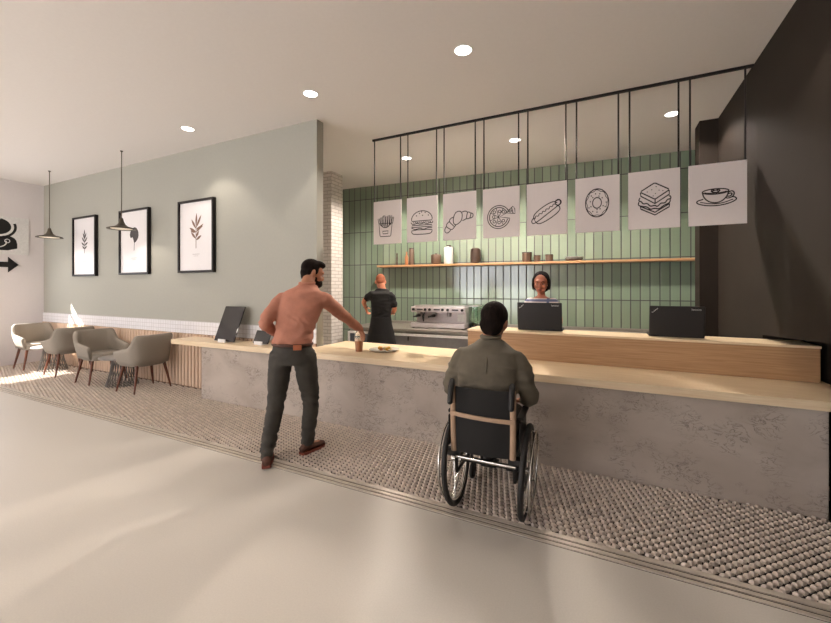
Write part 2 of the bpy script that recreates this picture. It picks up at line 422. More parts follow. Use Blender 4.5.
for j in range(-int(9/ra), int(11/ra)):
    for i in range(-nn, nn):
        a, b = (i+.5*(j % 2))*rb, j*ra
        px, py = (a-b)*c45-4.5, (a+b)*c45+3
        ym = YG-.04 if px < -4.92 else 3.397
        if XL+.02 < px < 1.55 and 2.482 < py < ym+.01: stud(px, py, ym)
struct('floor_mosaic', fb, None, 'relief mosaic floor strip of grey beige studs', mats=['stud', 'grout'], fixn=False)

# ------------------------------------------------------------------ lights in the room
dl_xy = [(-1.118, 3.21), (-2.831, 3.21), (-4.89, 3.21), (-2.861, 5.487), (-1.146, 5.487), (.706, 5.487)]
dl_lab = ['ceiling downlight nearest the camera, above the seated customer', 'ceiling downlight above the standing man in the salmon shirt', 'farthest left ceiling downlight, near the sage green wall',
          'ceiling downlight behind the leftmost hanging menu signs', 'ceiling downlight in the kitchen above the pizza and hot dog signs', 'ceiling downlight behind the rods of the sandwich sign']
dl_out = [(.65, 3.21), (-2.831, -1.0), (-4.9, -1.0), (-7.6, -1.2), (-7.6, -4.2), (-4.9, -4.2), (-1.8, -4.2)]  # first lights the dark wall; the rest are unseen, added for ambient light
g = 'recessed ceiling downlights'
dl = thing('ceiling_downlight', dl_lab[0], 'ceiling light', (dl_xy[0][0], dl_xy[0][1], CZ), 0, g)
obj('trim_ring', MB().rings([[((r)*math.cos(2*PI*k/28), r*math.sin(2*PI*k/28), z) for k in range(28)] for r, z in ((.083, 0), (.081, -.005), (.072, -.005), (.070, 0))], cap=False), 'lampring', dl, smooth=True)
obj('diffuser', MB().lathe([(.071, -.0005), (.071, -.003)], n=28), 'lampwhite', dl)
for (x, y), lab in zip(dl_xy[1:], dl_lab[1:]): copy_tree(dl, lab, (x, y, CZ))
for x, y in dl_out[:]: copy_tree(dl, 'unseen ceiling downlight lighting the room from outside the picture', (x, y, CZ))
def spot(x, y, p, z=CZ-.03, ang=100, col=(1, .87, .76), blend=.35, rad=.05, aim=None):
    l = bpy.data.lights.new('lamp', 'SPOT'); l.energy = p; l.color = col; l.spot_size = math.radians(ang); l.spot_blend = blend; l.shadow_soft_size = rad
    o = bpy.data.objects.new('lamp', l); o.location = (x, y, z); COL.objects.link(o)
    return o
for x, y in dl_xy[:3]+dl_out[:1]: spot(x, y, 32)
for x, y in dl_xy[3:]: spot(x, y, 280 if x < .5 else 75, ang=150 if x < .5 else 138)
for x, y in dl_out[1:]: spot(x, y, 40, ang=165, blend=.9)  # wide soft fill from the added downlights behind the camera
W = bpy.data.worlds.new('daylight'); S.world = W; W.use_nodes = True
bg = W.node_tree.nodes['Background']; bg.inputs[0].default_value = (1, 1, 1.06, 1); bg.inputs[1].default_value = 4.0
sl = bpy.data.lights.new('sun', 'SUN'); sl.energy = 30; sl.angle = math.radians(.6); sl.color = (1, .96, .90)
so = bpy.data.objects.new('sun', sl); COL.objects.link(so)
so.rotation_euler = Vector((1.5, 1, -1.3)).to_track_quat('-Z', 'Y').to_euler()

# ------------------------------------------------------------------ counter
t = thing('service_counter', 'long counter with a pitted grey stone front, below the oak worktop', 'counter')
obj('stone_front', MB().box(-4.89, 1.285, 3.4, 3.5, .001, .712), 'stone', t, bevel=.004)
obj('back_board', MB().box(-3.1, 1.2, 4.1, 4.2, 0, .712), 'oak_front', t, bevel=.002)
pl = [(-5.475, 3.35), (1.5, 3.35), (1.5, 4.30), (-3.17, 4.30), (-3.17, YG-.022), (-5.475, YG-.022)]
wt = MB(); n = len(pl)
wt.add([(x, y, .776) for x, y in pl]+[(x, y, .713) for x, y in pl], [tuple(range(n)), tuple(range(2*n-1, n-1, -1))]+[(i, n+i, n+(i+1) % n, (i+1) % n) for i in range(n)])
tag(obj('counter_worktop', wt, 'oak_top', bevel=.003), 'long pale oak worktop along the front of the service counter', 'worktop')
TOP = .777
t = thing('counter_riser', 'raised oak box on the right half of the worktop, carrying both laptops', 'counter', (0, 0, 0))
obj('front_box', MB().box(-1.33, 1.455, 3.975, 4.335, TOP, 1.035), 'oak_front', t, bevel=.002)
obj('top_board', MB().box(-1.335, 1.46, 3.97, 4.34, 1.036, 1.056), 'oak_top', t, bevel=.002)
RT = 1.057
# ------------------------------------------------------------------ hanging menu signs
SY = 4.6
tag(obj('hanging_rail', MB().box(-2.935, XR-.004, SY-.013, SY+.013, CZ-.026, CZ-.001), 'black'), 'long black ceiling rail from which the eight menu signs hang', 'rail')
def mk_sign(x0, x1, lab, draw):
    t = thing('menu_sign', lab, 'hanging sign', ((x0+x1)/2, SY, 2.1), 0, 'hanging menu signs')
    w2 = (x1-x0)/2
    obj('sign_board', MB().box(-w2, w2, -.006, .006, 0, .592), 'panel', t)
    for q in (-1, 1):
        obj('rod', MB().tube([(q*(w2-.012), 0, .592), (q*(w2-.012), 0, CZ-.026-2.1)], .0085, n=8), 'rod', t, smooth=True)
    T = lambda u, v, h: (u, -.006-h, v)
    m = MB(); draw(m, T); obj('line_drawing', m, 'ink', t)
LW = .0062; LM = 1.8
def R(m, T, pts, w=LW, close=False, sm=0):
    m.ribbon(smoothpts(pts, sm, close) if sm else pts, w*(LM if T.__name__ == '<lambda>' else 1), T, close=close)
def scaled(T, cx, cy, s, sy=None):
    sy = sy or s
    return lambda u, v, h: T(cx+u*s, cy+v*sy, h)
def fries(m, T):
    T = scaled(T, -.03, .245, .105)
    w = .055
    R(m, T, [(-.95, .35), (-.8, -1.2), (-.7, -1.35), (.75, -1.35), (.85, -1.2), (1.05, .35)], w, True)
    R(m, T, arc(.03, .75, .85, .95, 205, 335), w)
    R(m, T, [(-.4, -.65), (.45, -.65), (.4, -1.0), (-.35, -1.0)], w, True)
    for a, b, c, d in ((-.95, .3, -1.1, 1.0), (-.7, .1, -.75, 1.15), (-.45, .0, -.4, 1.3), (-.1, -.15, -.25, 1.4), (.15, -.15, .1, 1.25), (.4, 0, .45, 1.35), (.65, .1, .8, 1.3), (.9, .3, 1.1, 1.1)):
        R(m, T, [(a, b), (c, d), (c+.2, d+.03), (a+.2, b)], w*.8, True)
def burger(m, T):
    T = scaled(T, 0, .25, .15); w = .04
    R(m, T, [(-1, .3)]+arc(0, .3, 1, .75, 180, 0, 20)+[(.95, .18), (-.95, .18)], w, True)
    R(m, T, smoothpts([(-1.05, .1), (-1.0, -.05), (-.7, -.1), (-.45, -.0), (-.15, -.12), (.2, 0), (.5, -.12), (.8, -.02), (1.03, -.08), (1.05, .1)], 2), w)
    for k in range(9): R(m, T, [(-.85+k*.2, .08), (-.72+k*.2, .02)], w)
    R(m, T, [(-.95, -.2), (.95, -.2), (1.0, -.36), (-1.0, -.36)], w, True)
    R(m, T, smoothpts([(-1, -.42), (-.6, -.58), (-.2, -.44), (.2, -.6), (.6, -.44), (1, -.5)], 2), w)
    R(m, T, smoothpts([(-1.0, -.6), (1.0, -.6), (.98, -.85), (.75, -1.0), (-.75, -1.0), (-.98, -.85)], 1, True), w, True)
    for x, y in ((-.55, .62), (-.25, .8), (.05, .62), (.3, .85), (.6, .6), (-.05, .92)): R(m, T, [(x, y), (x+.07, y+.06)], w*1.3)
def croissant(m, T):
    T = scaled(T, -.01, .235, .175); w = .034
    R(m, T, smoothpts([(-.35, .45), (-.1, .72), (.25, .66), (.3, .3), (.2, -.05), (-.2, -.3), (-.42, -.1)], 2, True), w, True)
    R(m, T, smoothpts([(.28, .62), (.5, .68), (.7, .6), (.62, .35), (.6, .1), (.3, .0)], 2), w)
    R(m, T, smoothpts([(.7, .6), (.95, .5), (.9, .3), (.85, .12), (.6, .1)], 2), w)
    R(m, T, smoothpts([(.95, .5), (1.1, .42), (1.08, .2), (.87, .13)], 2), w)
    R(m, T, smoothpts([(-.4, .3), (-.62, .22), (-.72, .0), (-.5, -.2), (-.3, -.4), (-.2, -.28)], 2), w)
    R(m, T, smoothpts([(-.72, .0), (-.9, -.15), (-.95, -.35), (-.72, -.5), (-.5, -.62), (-.3, -.4)], 2), w)
    R(m, T, smoothpts([(-.95, -.35), (-1.08, -.6), (-.98, -.8), (-.8, -.82), (-.6, -.62)], 2), w)
def pizza(m, T):
    T = scaled(T, -.01, .25, .135); w = .04
    cx, cy = -.12, -.05
    R(m, T, arc(cx, cy, 1, 1.02, 25, 350, 40)+[(cx+.1, cy+.0)], w, True)
    R(m, T, arc(cx, cy, .82, .84, 28, 345, 40), w)
    for a in (60, 105, 150, 200, 250, 300):
        R(m, T, [(cx, cy), (cx+.8*math.cos(math.radians(a)), cy+.8*math.sin(math.radians(a)))], w*.7)
    for a, r in ((80, .5), (130, .6), (175, .45), (225, .55), (275, .5), (320, .55), (45, .6)):
        x, y = cx+r*math.cos(math.radians(a)), cy+r*math.sin(math.radians(a)); R(m, T, arc(x, y, .12, .12, 0, 330, 10), w*.8, True)
    R(m, T, [(.45, .25), (1.15, .8), (1.3, .55), (1.32, .15)], w, True)
    R(m, T, [(1.02, .68), (1.15, .2)], w); R(m, T, arc(.9, .4, .1, .1, 0, 330, 8), w, True)
def hotdog(m, T):
    T = scaled(T, 0, .25, .16); w = .036
    def rot(pts, a=32, ox=0, oy=0):
        ca, sa = math.cos(math.radians(a)), math.sin(math.radians(a)); return [(x*ca-y*sa+ox, x*sa+y*ca+oy) for x, y in pts]
    R(m, T, rot(smoothpts([(-.95, -.05), (-.9, -.42), (0, -.52), (.85, -.42), (.95, -.1), (.8, .0)], 2)), w)
    R(m, T, rot(smoothpts([(-1.15, .08), (-1.2, -.12), (-.95, -.2), (0, -.12), (.9, -.05), (1.15, .0), (1.2, .25), (.95, .32)], 2)), w)
    R(m, T, rot(smoothpts([(-.95, -.0), (-.85, .38), (0, .5), (.8, .42), (.95, .15)], 2)), w)
    R(m, T, rot(smoothpts([(-1.15, .08), (-.95, .2), (-.8, .12)], 2)), w)
    zig = [(-.85+i*.14, .16+(.09 if i % 2 else -.07)) for i in range(13)]
    R(m, T, rot(smoothpts(zig, 1)), w*.9)
    R(m, T, rot(arc(1.02, .14, .2, .2, 0, 350, 14)), w, True)
def donut(m, T):
    T = scaled(T, 0, .31, .113, .143); w = .045
    R(m, T, arc(0, 0, 1, 1.05, 0, 354, 40), w, True); R(m, T, arc(0, 0, .38, .4, 0, 350, 24), w, True); R(m, T, smoothpts([((.9+.05*math.sin(9*t))*math.cos(t), (.95+.05*math.sin(9*t))*math.sin(t)) for t in [k*2*PI/50 for k in range(50)]], 1, True), w*.6, True)
    for k in range(16):
        a = k*PI/8+.2*(k % 3); r = .55 if k % 2 else .74
        x, y = r*math.cos(a), r*math.sin(a); R(m, T, [(x, y), (x+.09*math.cos(a*3), y+.09*math.sin(a*3))], w*1.1)
def sandwich(m, T):
    T = scaled(T, .01, .30, .128, .152); w = .045
    R(m, T, [(-.93, .58), (-.06, 1.04), (.06, 1.04), (.93, .58), (.95, .5), (.08, .0), (-.04, .0), (-.95, .5)], w, True)
    R(m, T, [(-.98, .5), (-.95, .25), (.02, -.32), (.98, .22), (.97, .5)], w); R(m, T, [(.03, -.02), (.03, -.3)], w)
    R(m, T, smoothpts([(-1.0, .15), (-1.12, -.05), (-.9, -.12), (-.8, -.3), (-.5, -.25), (-.3, -.5), (0, -.42), (.2, -.55), (.4, -.3), (.7, -.35), (.85, -.1), (1.1, -.08), (1.05, .12), (.95, .1)], 2), w)
    R(m, T, smoothpts([(-1.08, -.12), (-1.15, -.35), (-.85, -.45), (-.5, -.5), (-.3, -.7), (0, -.62), (.3, -.72), (.6, -.48), (1.0, -.35), (1.05, -.12)], 2), w)
    R(m, T, [(-.98, -.4), (-.95, -.62), (.02, -1.08), (.97, -.6), (1.0, -.38)], w); R(m, T, [(-.95, -.45), (.02, -.9), (.95, -.42)], w)
    for x, y in ((-.5, .5), (-.2, .62), (.05, .35), (.3, .55), (.1, .8), (.55, .5), (-.1, .2)): m.poly([(x+.05, y), (x, y+.04), (x-.05, y), (x, y-.04)], T)
def coffee(m, T):
    T = scaled(T, -.005, .272, .15); w = .04
    R(m, T, arc(-.05, .32, .68, .17, 0, 352, 36), w, True); R(m, T, arc(-.05, .32, .58, .10, 190, 350, 20), w*.8)
    R(m, T, smoothpts([(-.73, .3), (-.66, -.02), (-.4, -.32), (0, -.42), (.32, -.3), (.55, -.02), (.63, .3)], 2), w)
    R(m, T, smoothpts([(.6, .2), (.8, .3), (.92, .15), (.85, -.08), (.6, -.18), (.45, -.12)], 2), w); R(m, T, smoothpts([(.6, .1), (.76, .16), (.8, .05), (.7, -.05), (.55, -.05)], 2), w)
    R(m, T, smoothpts([(-.68, -.12), (-1.05, -.22), (-1.0, -.4), (-.5, -.56), (.1, -.6), (.7, -.48), (1.05, -.28), (.95, -.12), (.8, -.1)], 2), w)
    R(m, T, smoothpts([(-.85, -.3), (-.3, -.46), (.3, -.46), (.85, -.25)], 2), w*.8)
    R(m, T, smoothpts([(-.05, .22), (-.3, .34), (-.2, .45), (-.05, .38), (.12, .45), (.2, .34)], 2, True), w, True); R(m, T, arc(-.05, .33, .15, .06, 0, 340, 12), w*.8, True)
for (x0, x1), nm, fn in zip([(-2.915, -2.479), (-2.391, -1.951), (-1.87, -1.433), (-1.347, -.907), (-.825, -.389), (-.303, .129), (.208, .658), (.728, 1.178)],
                            ['box of French fries', 'burger', 'croissant', 'pizza with a slice pulled out', 'hot dog', 'doughnut', 'stacked sandwich', 'cup and saucer of coffee'],
                            [fries, burger, croissant, pizza, hotdog, donut, sandwich, coffee]):
    mk_sign(x0, x1, 'pale hanging menu sign with a line drawing of a '+nm, fn)

# ------------------------------------------------------------------ dining corner
def make_chair():
    t = thing('tub_chair', '', 'chair', (0, 0, 0), 0, 'taupe tub chairs')
    # plan curve of the shell, open towards +x
    K = 40
    def plan(s, hw, back, front):
        # s in [-1,1]; superellipse at the back, straight arms
        if abs(s) > .62:
            q = (abs(s)-.62)/.38; y = hw-.015*q; x = -.08+(front+.08)*q
            return (x, math.copysign(y, s))
        a = s/.62*PI/2; ca, sa = math.cos(a), math.sin(a); p = .62
        return (-.08-(-back-.08)*abs(ca)**p, math.copysign(hw*abs(sa)**p, sa))
    def top(s):
        s = abs(s)
        if s < .36: return .815
        if s < .66: q = (s-.36)/.30; q = q*q*(3-2*q); return .815-.185*q
        return .63-.05*(s-.66)/.34
    prof = []; NB = 7
    rings = []
    for k in range(K+1):
        s = -1+2*k/K; ring = []
        tz = top(s); bz = .40
        ox, oy = plan(s, .305, -.30, .235); ix, iy = plan(s, .255, -.235, .235)
        tuft = .010*abs(math.sin(k*PI/2.5)) if abs(s) < .6 else 0
        dx, dy = ix-ox, iy-oy; l = math.hypot(dx, dy) or .05
        if abs(s) > .97: pass
        ix += dx/l*tuft; iy += dy/l*tuft
        for f in (0, .25, .5, .75, .95):       # outside going up: flares outward
            z = bz+(tz-bz)*f; sc = .84+.16*min(1, f*1.2)
            ring.append((ox*sc, oy*sc, z))
        ring.append(((ox*.8+ix*.2), (oy*.8+iy*.2), tz+.006)); ring.append(((ox*.2+ix*.8), (oy*.2+iy*.8), tz+.006))
        for f in (.95, .7, .4, .1, 0):
            z = bz+(tz-bz)*f; sc = .9+.1*f; ring.append((ix*sc, iy*sc, z))
        rings.append(ring)
    obj('shell', MB().rings(rings), 'chairfab', t, smooth='all')
    sp = smoothpts([(-.23, -.17), (-.1, -.235), (.1, -.245), (.27, -.225), (.28, 0), (.27, .225), (.1, .245), (-.1, .235), (-.23, .17)], 2, True)
    n = len(sp)
    rr = [[(x*k_, y*k_, z) for x, y in sp] for k_, z in ((.93, .375), (.97, .385), (.99, .43), (.98, .462), (.93, .476), (.6, .482))]
    obj('seat', MB().rings(rr), 'chairfab', t, smooth='all')
    for sx in (-1, 1):
        for sy in (-1, 1):
            obj('leg', MB().tube([(sx*.15, sy*.19, .392), (sx*.18, sy*.225, .2), (sx*.205, sy*.262, .002)], [.022, .017, .011], n=10), 'walnut', t, smooth=True)
    return t
ch = make_chair()
ch.location = (-7.23, 3.33, 0); ch['label'] = 'taupe tub chair turned to show its tufted inside, left of the nearer low table'
copy_tree(ch, 'taupe tub chair seen from its rounded back, nearest the fluted wall end of the counter', (-6.10, 3.345, 0), PI+.05)
copy_tree(ch, 'taupe tub chair seen from behind, with its back to the other table group', (-8.38, 3.37, 0), PI)
copy_tree(ch, 'sunlit tub chair farthest left, against the off-white wall', (-9.53, 3.36, 0), 0)
def make_table():
    t = thing('low_table', '', 'table', (0, 0, 0), 0, 'round low tables')
    obj('tabletop', MB().lathe([(.27, .425), (.29, .43), (.29, .445), (.28, .45)], n=40), 'tabletop', t, smooth=True)
    b = MB()
    for k in range(26):
        a = 2*PI*k/26; a2 = a+.35
        b.tube([(.125*math.cos(a), .125*math.sin(a), .424), (.15*math.cos(a+.15), .15*math.sin(a+.15), .22), (.205*math.cos(a2), .205*math.sin(a2), .014)], .0065, n=6)
    obj('wire_base', b, 'wire', t, smooth=True)
    obj('foot_ring', MB().lathe([(.213, .0), (.218, .006), (.213, .014), (.0, .014)][:3], n=36), 'wire', t, smooth=True)
    return t
tb = make_table(); tb.location = (-6.665, 3.34, 0); tb['label'] = 'round low table on a flared wire base, between the two nearest tub chairs'
copy_tree(tb, 'round low table on a flared wire base in the sunlight near the off-white wall', (-8.955, 3.37, 0))
# pendants
pn = thing('pendant_lamp', 'brown disc pendant lamp hanging nearer, in front of the middle picture', 'pendant lamp', (-6.585, 3.29, 2.38), 0, 'disc pendant lamps')
obj('cord', MB().tube([(0, 0, .16), (0, 0, CZ-2.38)], .006, n=8), 'pendant', pn)
obj('ceiling_cap', MB().lathe([(.018, CZ-2.38-.012), (.02, CZ-2.38)], n=20), 'pendant', pn, smooth=True)
obj('lamp_shade', MB().lathe([(.012, .175), (.022, .165), (.03, .12), (.05, .075), (.085, .045), (.155, .026), (.186, .012), (.184, .002), (.165, .008), (.08, .03), (.03, .05)], n=40), 'pendant', pn, smooth='all')
obj('light_disc', MB().lathe([(.135, .009), (.135, .014)], n=36), 'pend_in', pn)
copy_tree(pn, 'brown disc pendant lamp hanging farther, near the corner of the off-white wall', (-8.865, 3.29, 2.38))
for x in (-6.585, -8.865): spot(x, 3.29, 14, z=2.375, ang=150, rad=.1, blend=.3)
# pictures
def picture(x0, x1, z0, z1, lab, draw, ink):
    t = thing('framed_print', lab, 'picture', ((x0+x1)/2, YG, z0), 0, 'framed botanical prints')
    w2 = (x1-x0)/2; h = z1-z0; b = .034; f = MB()
    f.box(-w2, -w2+b, -.055, -.002, 0, h).box(w2-b, w2, -.055, -.002, 0, h).box(-w2+b, w2-b, -.055, -.002, 0, b).box(-w2+b, w2-b, -.055, -.002, h-b, h)
    obj('frame', f, 'frame', t, bevel=.006)
    obj('print', MB().box(-w2+b*.8, w2-b*.8, -.03, -.004, b*.8, h-b*.8), 'print', t)
    T = lambda u, v, q: (u, -.0302-q, v)
    m = MB(); draw(m, T); obj('leaf_drawing', m, ink, t)
    m = MB(); m.box(-.08, .08, -.0315, -.030, .27, .277); m.box(-.05, .05, -.0315, -.030, .245, .25); obj('caption', m, 'greyink', t)
def leafpts(x, y, a, l, w):
    ca, sa = math.cos(a), math.sin(a); out = []
    for t_, s_ in [(0, 0), (.25, .7), (.5, 1), (.75, .7), (1, 0), (.75, -.7), (.5, -1), (.25, -.7)]:
        out.append((x+ca*l*t_-sa*w*s_/2, y+sa*l*t_+ca*w*s_/2))
    return out
def drawA(m, T):
    R(m, T, [(0, .42), (.005, .75)], .006)
    for i, (y, a, l) in enumerate([(.5, 2.5, .1), (.5, .6, .1), (.56, 2.6, .13), (.56, .5, .13), (.62, 2.3, .14), (.62, .8, .14), (.68, 2.0, .13), (.68, 1.1, .13), (.74, 1.57, .12)]):
        m.poly(leafpts(0, y, a, l, .035), T, .001+i*.0001)
def drawB(m, T):
    R(m, T, [(.0, .4), (.01, .6)], .006)
    m.poly(smoothpts([(.0, .52), (.07, .55), (.13, .62), (.12, .72), (.04, .79), (-.06, .77), (-.13, .68), (-.1, .6), (-.05, .63), (-.02, .58)], 1, True), T)
def drawC(m, T):
    R(m, T, [(0, .36), (.0, .68)], .006)
    for i, (y, a, l) in enumerate([(.5, 2.4, .16), (.52, 1.0, .12), (.48, .5, .14), (.6, 2.7, .17), (.6, .6, .2), (.65, 2.2, .18), (.66, 1.0, .22), (.68, 1.5, .2), (.6, 2.95, .13), (.64, .25, .16)]):
        m.poly(leafpts(0, y, a, l, .04), T, .001+i*.0001)
picture(-9.028, -8.212, 1.708, 2.81, 'framed print of a grey leaf sprig, farthest left of the three pictures', drawA, 'leafdark')
picture(-7.458, -6.607, 1.716, 2.80, 'framed print of a dark rounded leaf, in the middle behind the pendant lamp', drawB, 'leafdark')
picture(-5.848, -5.036, 1.72, 2.80, 'framed print of a brown leafy branch, nearest of the three pictures', drawC, 'leafbrown')
# left wall sign and arrow
t = thing('wall_sign', 'pale square sign with black rounded pictograms on the off-white wall', 'sign', (XL, 3.1, 2.14))
obj('sign_board', MB().box(.002, .022, -.35, .39, 0, .715), 'white', t)
T = lambda u, v, h: (.022+h, u, v)
m = MB(); m.poly(arc(-.05, .52, .19, .155, 0, 352, 30), T); R(m, T, arc(-.04, .52, .24, .21, -100, 20, 24), .022)
m.poly(smoothpts([(-.32, .07), (.225, .07), (.225, .25), (.17, .33), (.06, .36), (-.06, .30), (-.2, .15), (-.32, .12)], 1, True), T)
R(m, T, [(-.2, .36), (-.2, .12)], .02)
obj('pictogram', m, 'black', t)
for k_, (q_, w_) in enumerate(((smoothpts([(-.16, .13), (-.02, .12), (.07, .18), (.07, .25)], 2), .018), (arc(.085, .25, .035, .035, 0, 340, 14), .012), (arc(-.1, .5, .2, .18, 60, 200, 14), .008))):
    m = MB(); m.ribbon(q_, w_, lambda u, v, h: T(u, v, h+.0018), close=(k_ == 1)); obj('pictogram_line', m, 'white', t)
m = MB(); T2 = lambda u, v, h: (h, u, v)
m.poly([(-.5, -.05), (.10, -.05), (.10, -.15), (.25, 0), (.10, .15), (.10, .05), (-.5, .05)], lambda u, v, h: (XL+.001+h, 3.1+u, 1.94+v), .012)
tag(obj('wall_arrow', m, 'black'), 'black arrow pointing right, under the pictogram sign', 'arrow sign')

# ------------------------------------------------------------------ kitchen bench, back shelf
bench = thing('kitchen_worktop', 'grey steel worktop along the green tiled wall', 'worktop')
bf = lambda u, y, z: (BM @ Vector((u, y, z)))
def bbox_(mb, u0, u1, y0, y1, z0, z1, mi=0): return mb.box(u0, u1, y0, y1, z0, z1, mi, BM)
u0b, u1b = .78, 6.1
obj('steel_top', bbox_(MB(), u0b, u1b, -1.06, -.004, .765, .805), 'bench', bench, bevel=.004)
obj('splash_lip', bbox_(MB(), u0b, u1b, -.03, -.004, .806, .85), 'bench', bench)
labs = ['kitchen cabinet with blue-grey door beside the white brick column', 'grey kitchen cabinet in white frame behind the barista and coffee machine', 'grey kitchen cabinet in white frame behind the seated customer', 'grey kitchen cabinet in white frame hidden low behind the oak riser']
for (a, b), lab, dm in zip([(.78, 1.45), (1.46, 3.02), (3.03, 4.55), (4.56, 6.1)], labs, ['cabdark', 'cabdoor', 'cabdoor', 'cabdoor']):
    t = thing('kitchen_cabinet', lab, 'cabinet', (0, 0, 0), 0, 'kitchen cabinets under the steel worktop')
    obj('body', bbox_(MB(), a, b, -1.0, -.01, .0, .764), 'bench', t)
    f = MB(); bbox_(f, a, b, -1.078, -1.001, .695, .728); bbox_(f, a, b, -1.078, -1.001, .03, .06); bbox_(f, a, a+.035, -1.078, -1.001, .06, .695); bbox_(f, b-.035, b, -1.078, -1.001, .06, .695)
    obj('white_frame', f, 'white', t)
    d = obj('door', bbox_(MB(), a+.037, b-.037, -1.065, -1.001, .062, .693), dm, t, bevel=.003)
    if 'barista' in lab:
        obj('door_handle', MB().tube([bf(1.95, -1.08, .69), bf(1.95, -1.085, .62)], .012, n=8), 'black', d, smooth=True)
shelf = tag(obj('wall_shelf', bbox_(MB(), .93, 6.16, -.27, -.003, 1.895, 1.93), 'oak_shelf', bevel=.003), 'long oak shelf on the green tiled wall carrying jars and cups', 'shelf')
SH = 1.931
def sh(px, off=-.15):
    """shelf point under a photo column"""
    r = at(px, 287.5, 1); dx, dy = r.x, r.y
    nrm = Vector((-math.sin(BA), math.cos(BA))); p0 = Vector((BP.x, BP.y))+nrm*off
    k = nrm.dot(p0)/nrm.dot(Vector((dx, dy))); return (dx*k, dy*k, SH)
def jar(name, px, prof, m, lab, cat, lid=None, off=-.15, lidm='canlid'):
    t = thing(name, lab, cat, sh(px, off))
    obj('body', MB().lathe(prof, n=28), m, t, smooth=True)
    if lid: obj('lid', MB().lathe(lid, n=24), lidm, t, smooth=True)
    return t
jar('pepper_mill', 397, [(.018, 0), (.02, .01), (.014, .07), (.018, .14), (.012, .19), (.016, .22), (.006, .24)], 'candark', 'thin dark mill at the left end of the oak shelf', 'pepper mill')
jar('bottle', 406.6, [(.030, 0), (.032, .01), (.032, .15), (.014, .19), (.013, .24), (.015, .25)], 'canterra', 'slim amber bottle leaning close to a brown canister on the shelf', 'bottle', off=-.2)
jar('canister', 411.5, [(.048, 0), (.05, .01), (.05, .29), (.045, .30)], 'canbrown', 'tall brown canister next to the amber bottle', 'canister', [(.046, .301), (.048, .32), (.03, .33)], off=-.12)
jar('bowl_jar', 436, [(.07, 0), (.09, .02), (.095, .10), (.098, .17), (.09, .18)], 'canbrown', 'squat brown pot on the shelf left of the white canister', 'pot', [(.02, .181), (.025, .20), (.012, .21)], off=-.15)
jar('canister', 448.6, [(.082, 0), (.085, .01), (.085, .30), (.07, .315)], 'canwhite', 'tall white canister with a dark stopper on the shelf', 'canister', [(.045, .316), (.045, .345), (.03, .35)], off=-.15)
jar('vase', 475.5, [(.06, 0), (.085, .02), (.092, .07), (.092, .20), (.082, .255), (.055, .275), (.05, .27)], 'candark', 'dark rounded vase in the middle of the shelf', 'vase')
jar('cup', 526.8, [(.07, 0), (.075, .01), (.078, .15), (.07, .152)], 'canbrown', 'larger brown lidded cup on the shelf above the woman', 'cup', [(.082, .153), (.08, .168), (.04, .172)])
jar('cup', 537.3, [(.045, 0), (.05, .01), (.053, .10), (.045, .1)], 'canbrown', 'smallest brown cup on the shelf, between two wider ones', 'cup', [(.055, .102), (.05, .112)])
jar('cup', 549.2, [(.058, 0), (.06, .01), (.062, .108), (.055, .108)], 'canbrown', 'brown cup next to the low dish stack on the shelf', 'cup', [(.064, .109), (.06, .118)])
t = thing('dish_stack', 'low pair of stacked pale dishes at the right of the shelf cups', 'dishes', sh(574))
obj('dish', MB().lathe([(.10, 0), (.13, .02), (.135, .03), (.12, .03)], n=32), 'canbrown', t, smooth=True)
obj('dish', MB().lathe([(.10, .031), (.13, .05), (.138, .064), (.125, .064)], n=32), 'canwhite', t, smooth=True)

# espresso machine
em = thing('espresso_machine', 'wide silver three-group espresso machine on the steel worktop', 'coffee machine')
def eb(a, b, y0, y1, z0, z1, m=None): m = m or MB(); return m.box(a, b, y0, y1, z0, z1, 0, BM)
E0, E1 = 1.87, 2.83; EY0, EY1 = -.80, -.25; EZ = .806
obj('base_tray', eb(E0, E1, EY0, EY1, EZ+.012, EZ+.085), 'steelpanel', em, bevel=.006)
obj('body', eb(E0+.05, E1-.02, EY0+.16, EY1, EZ+.086, EZ+.27), 'steelpanel', em, bevel=.004)
obj('top_panel', eb(E0, E1, EY0+.02, EY1, EZ+.271, EZ+.365), 'steelpanel', em, bevel=.008)
obj('cup_rail', eb(E0+.02, E1-.02, EY0+.1, EY1-.02, EZ+.366, EZ+.38), 'steel', em)
for a in (E0+.05, E0+.27, E0+.35, E0+.58, E0+.67, E0+.92):
    obj('knob', MB().tube([bf(a, EY0+.019, EZ+.318), bf(a, EY0-.012, EZ+.318)], .022, n=14), 'black', em, smooth=True)
for a in (E0+.11, E0+.42, E0+.74):
    obj('display_slot', eb(a, a+.11, EY0+.012, EY0+.0195, EZ+.308, EZ+.328), 'black', em)
for a in (E0+.13, E0+.40, E0+.66):
    gh = obj('group_head', MB().tube([bf(a, EY0+.12, EZ+.27), bf(a, EY0+.12, EZ+.20)], .035, n=16), 'steel', em, smooth=True)
    if a < E0+.5:
        obj('portafilter', MB().tube([bf(a, EY0+.11, EZ+.215), bf(a-.02, EY0-.04, EZ+.205), bf(a-.04, EY0-.08, EZ+.2)], [.03, .014, .016], n=10), 'black', gh, smooth=True)
obj('steam_wand', MB().tube([bf(E0+.24, EY0+.05, EZ+.27), bf(E0+.22, EY0+.04, EZ+.2), bf(E0+.23, EY0+.03, EZ+.11)], [.014, .024, .01], n=8), 'black', em, smooth=True)
obj('side_badge', eb(E0+.80, E1-.04, EY0+.150, EY0+.159, EZ+.12, EZ+.24), 'canwhite', em)
for a in (E0+.04, E1-.04):
    for y in (EY0+.04, EY1-.04): obj('foot', MB().tube([bf(a, y, EZ), bf(a, y, EZ+.012)], .02, n=10), 'black', em)
gb = thing('glass_box', 'clear glass display box at the right end of the espresso machine', 'glass box')
g_ = MB(); gw = .006
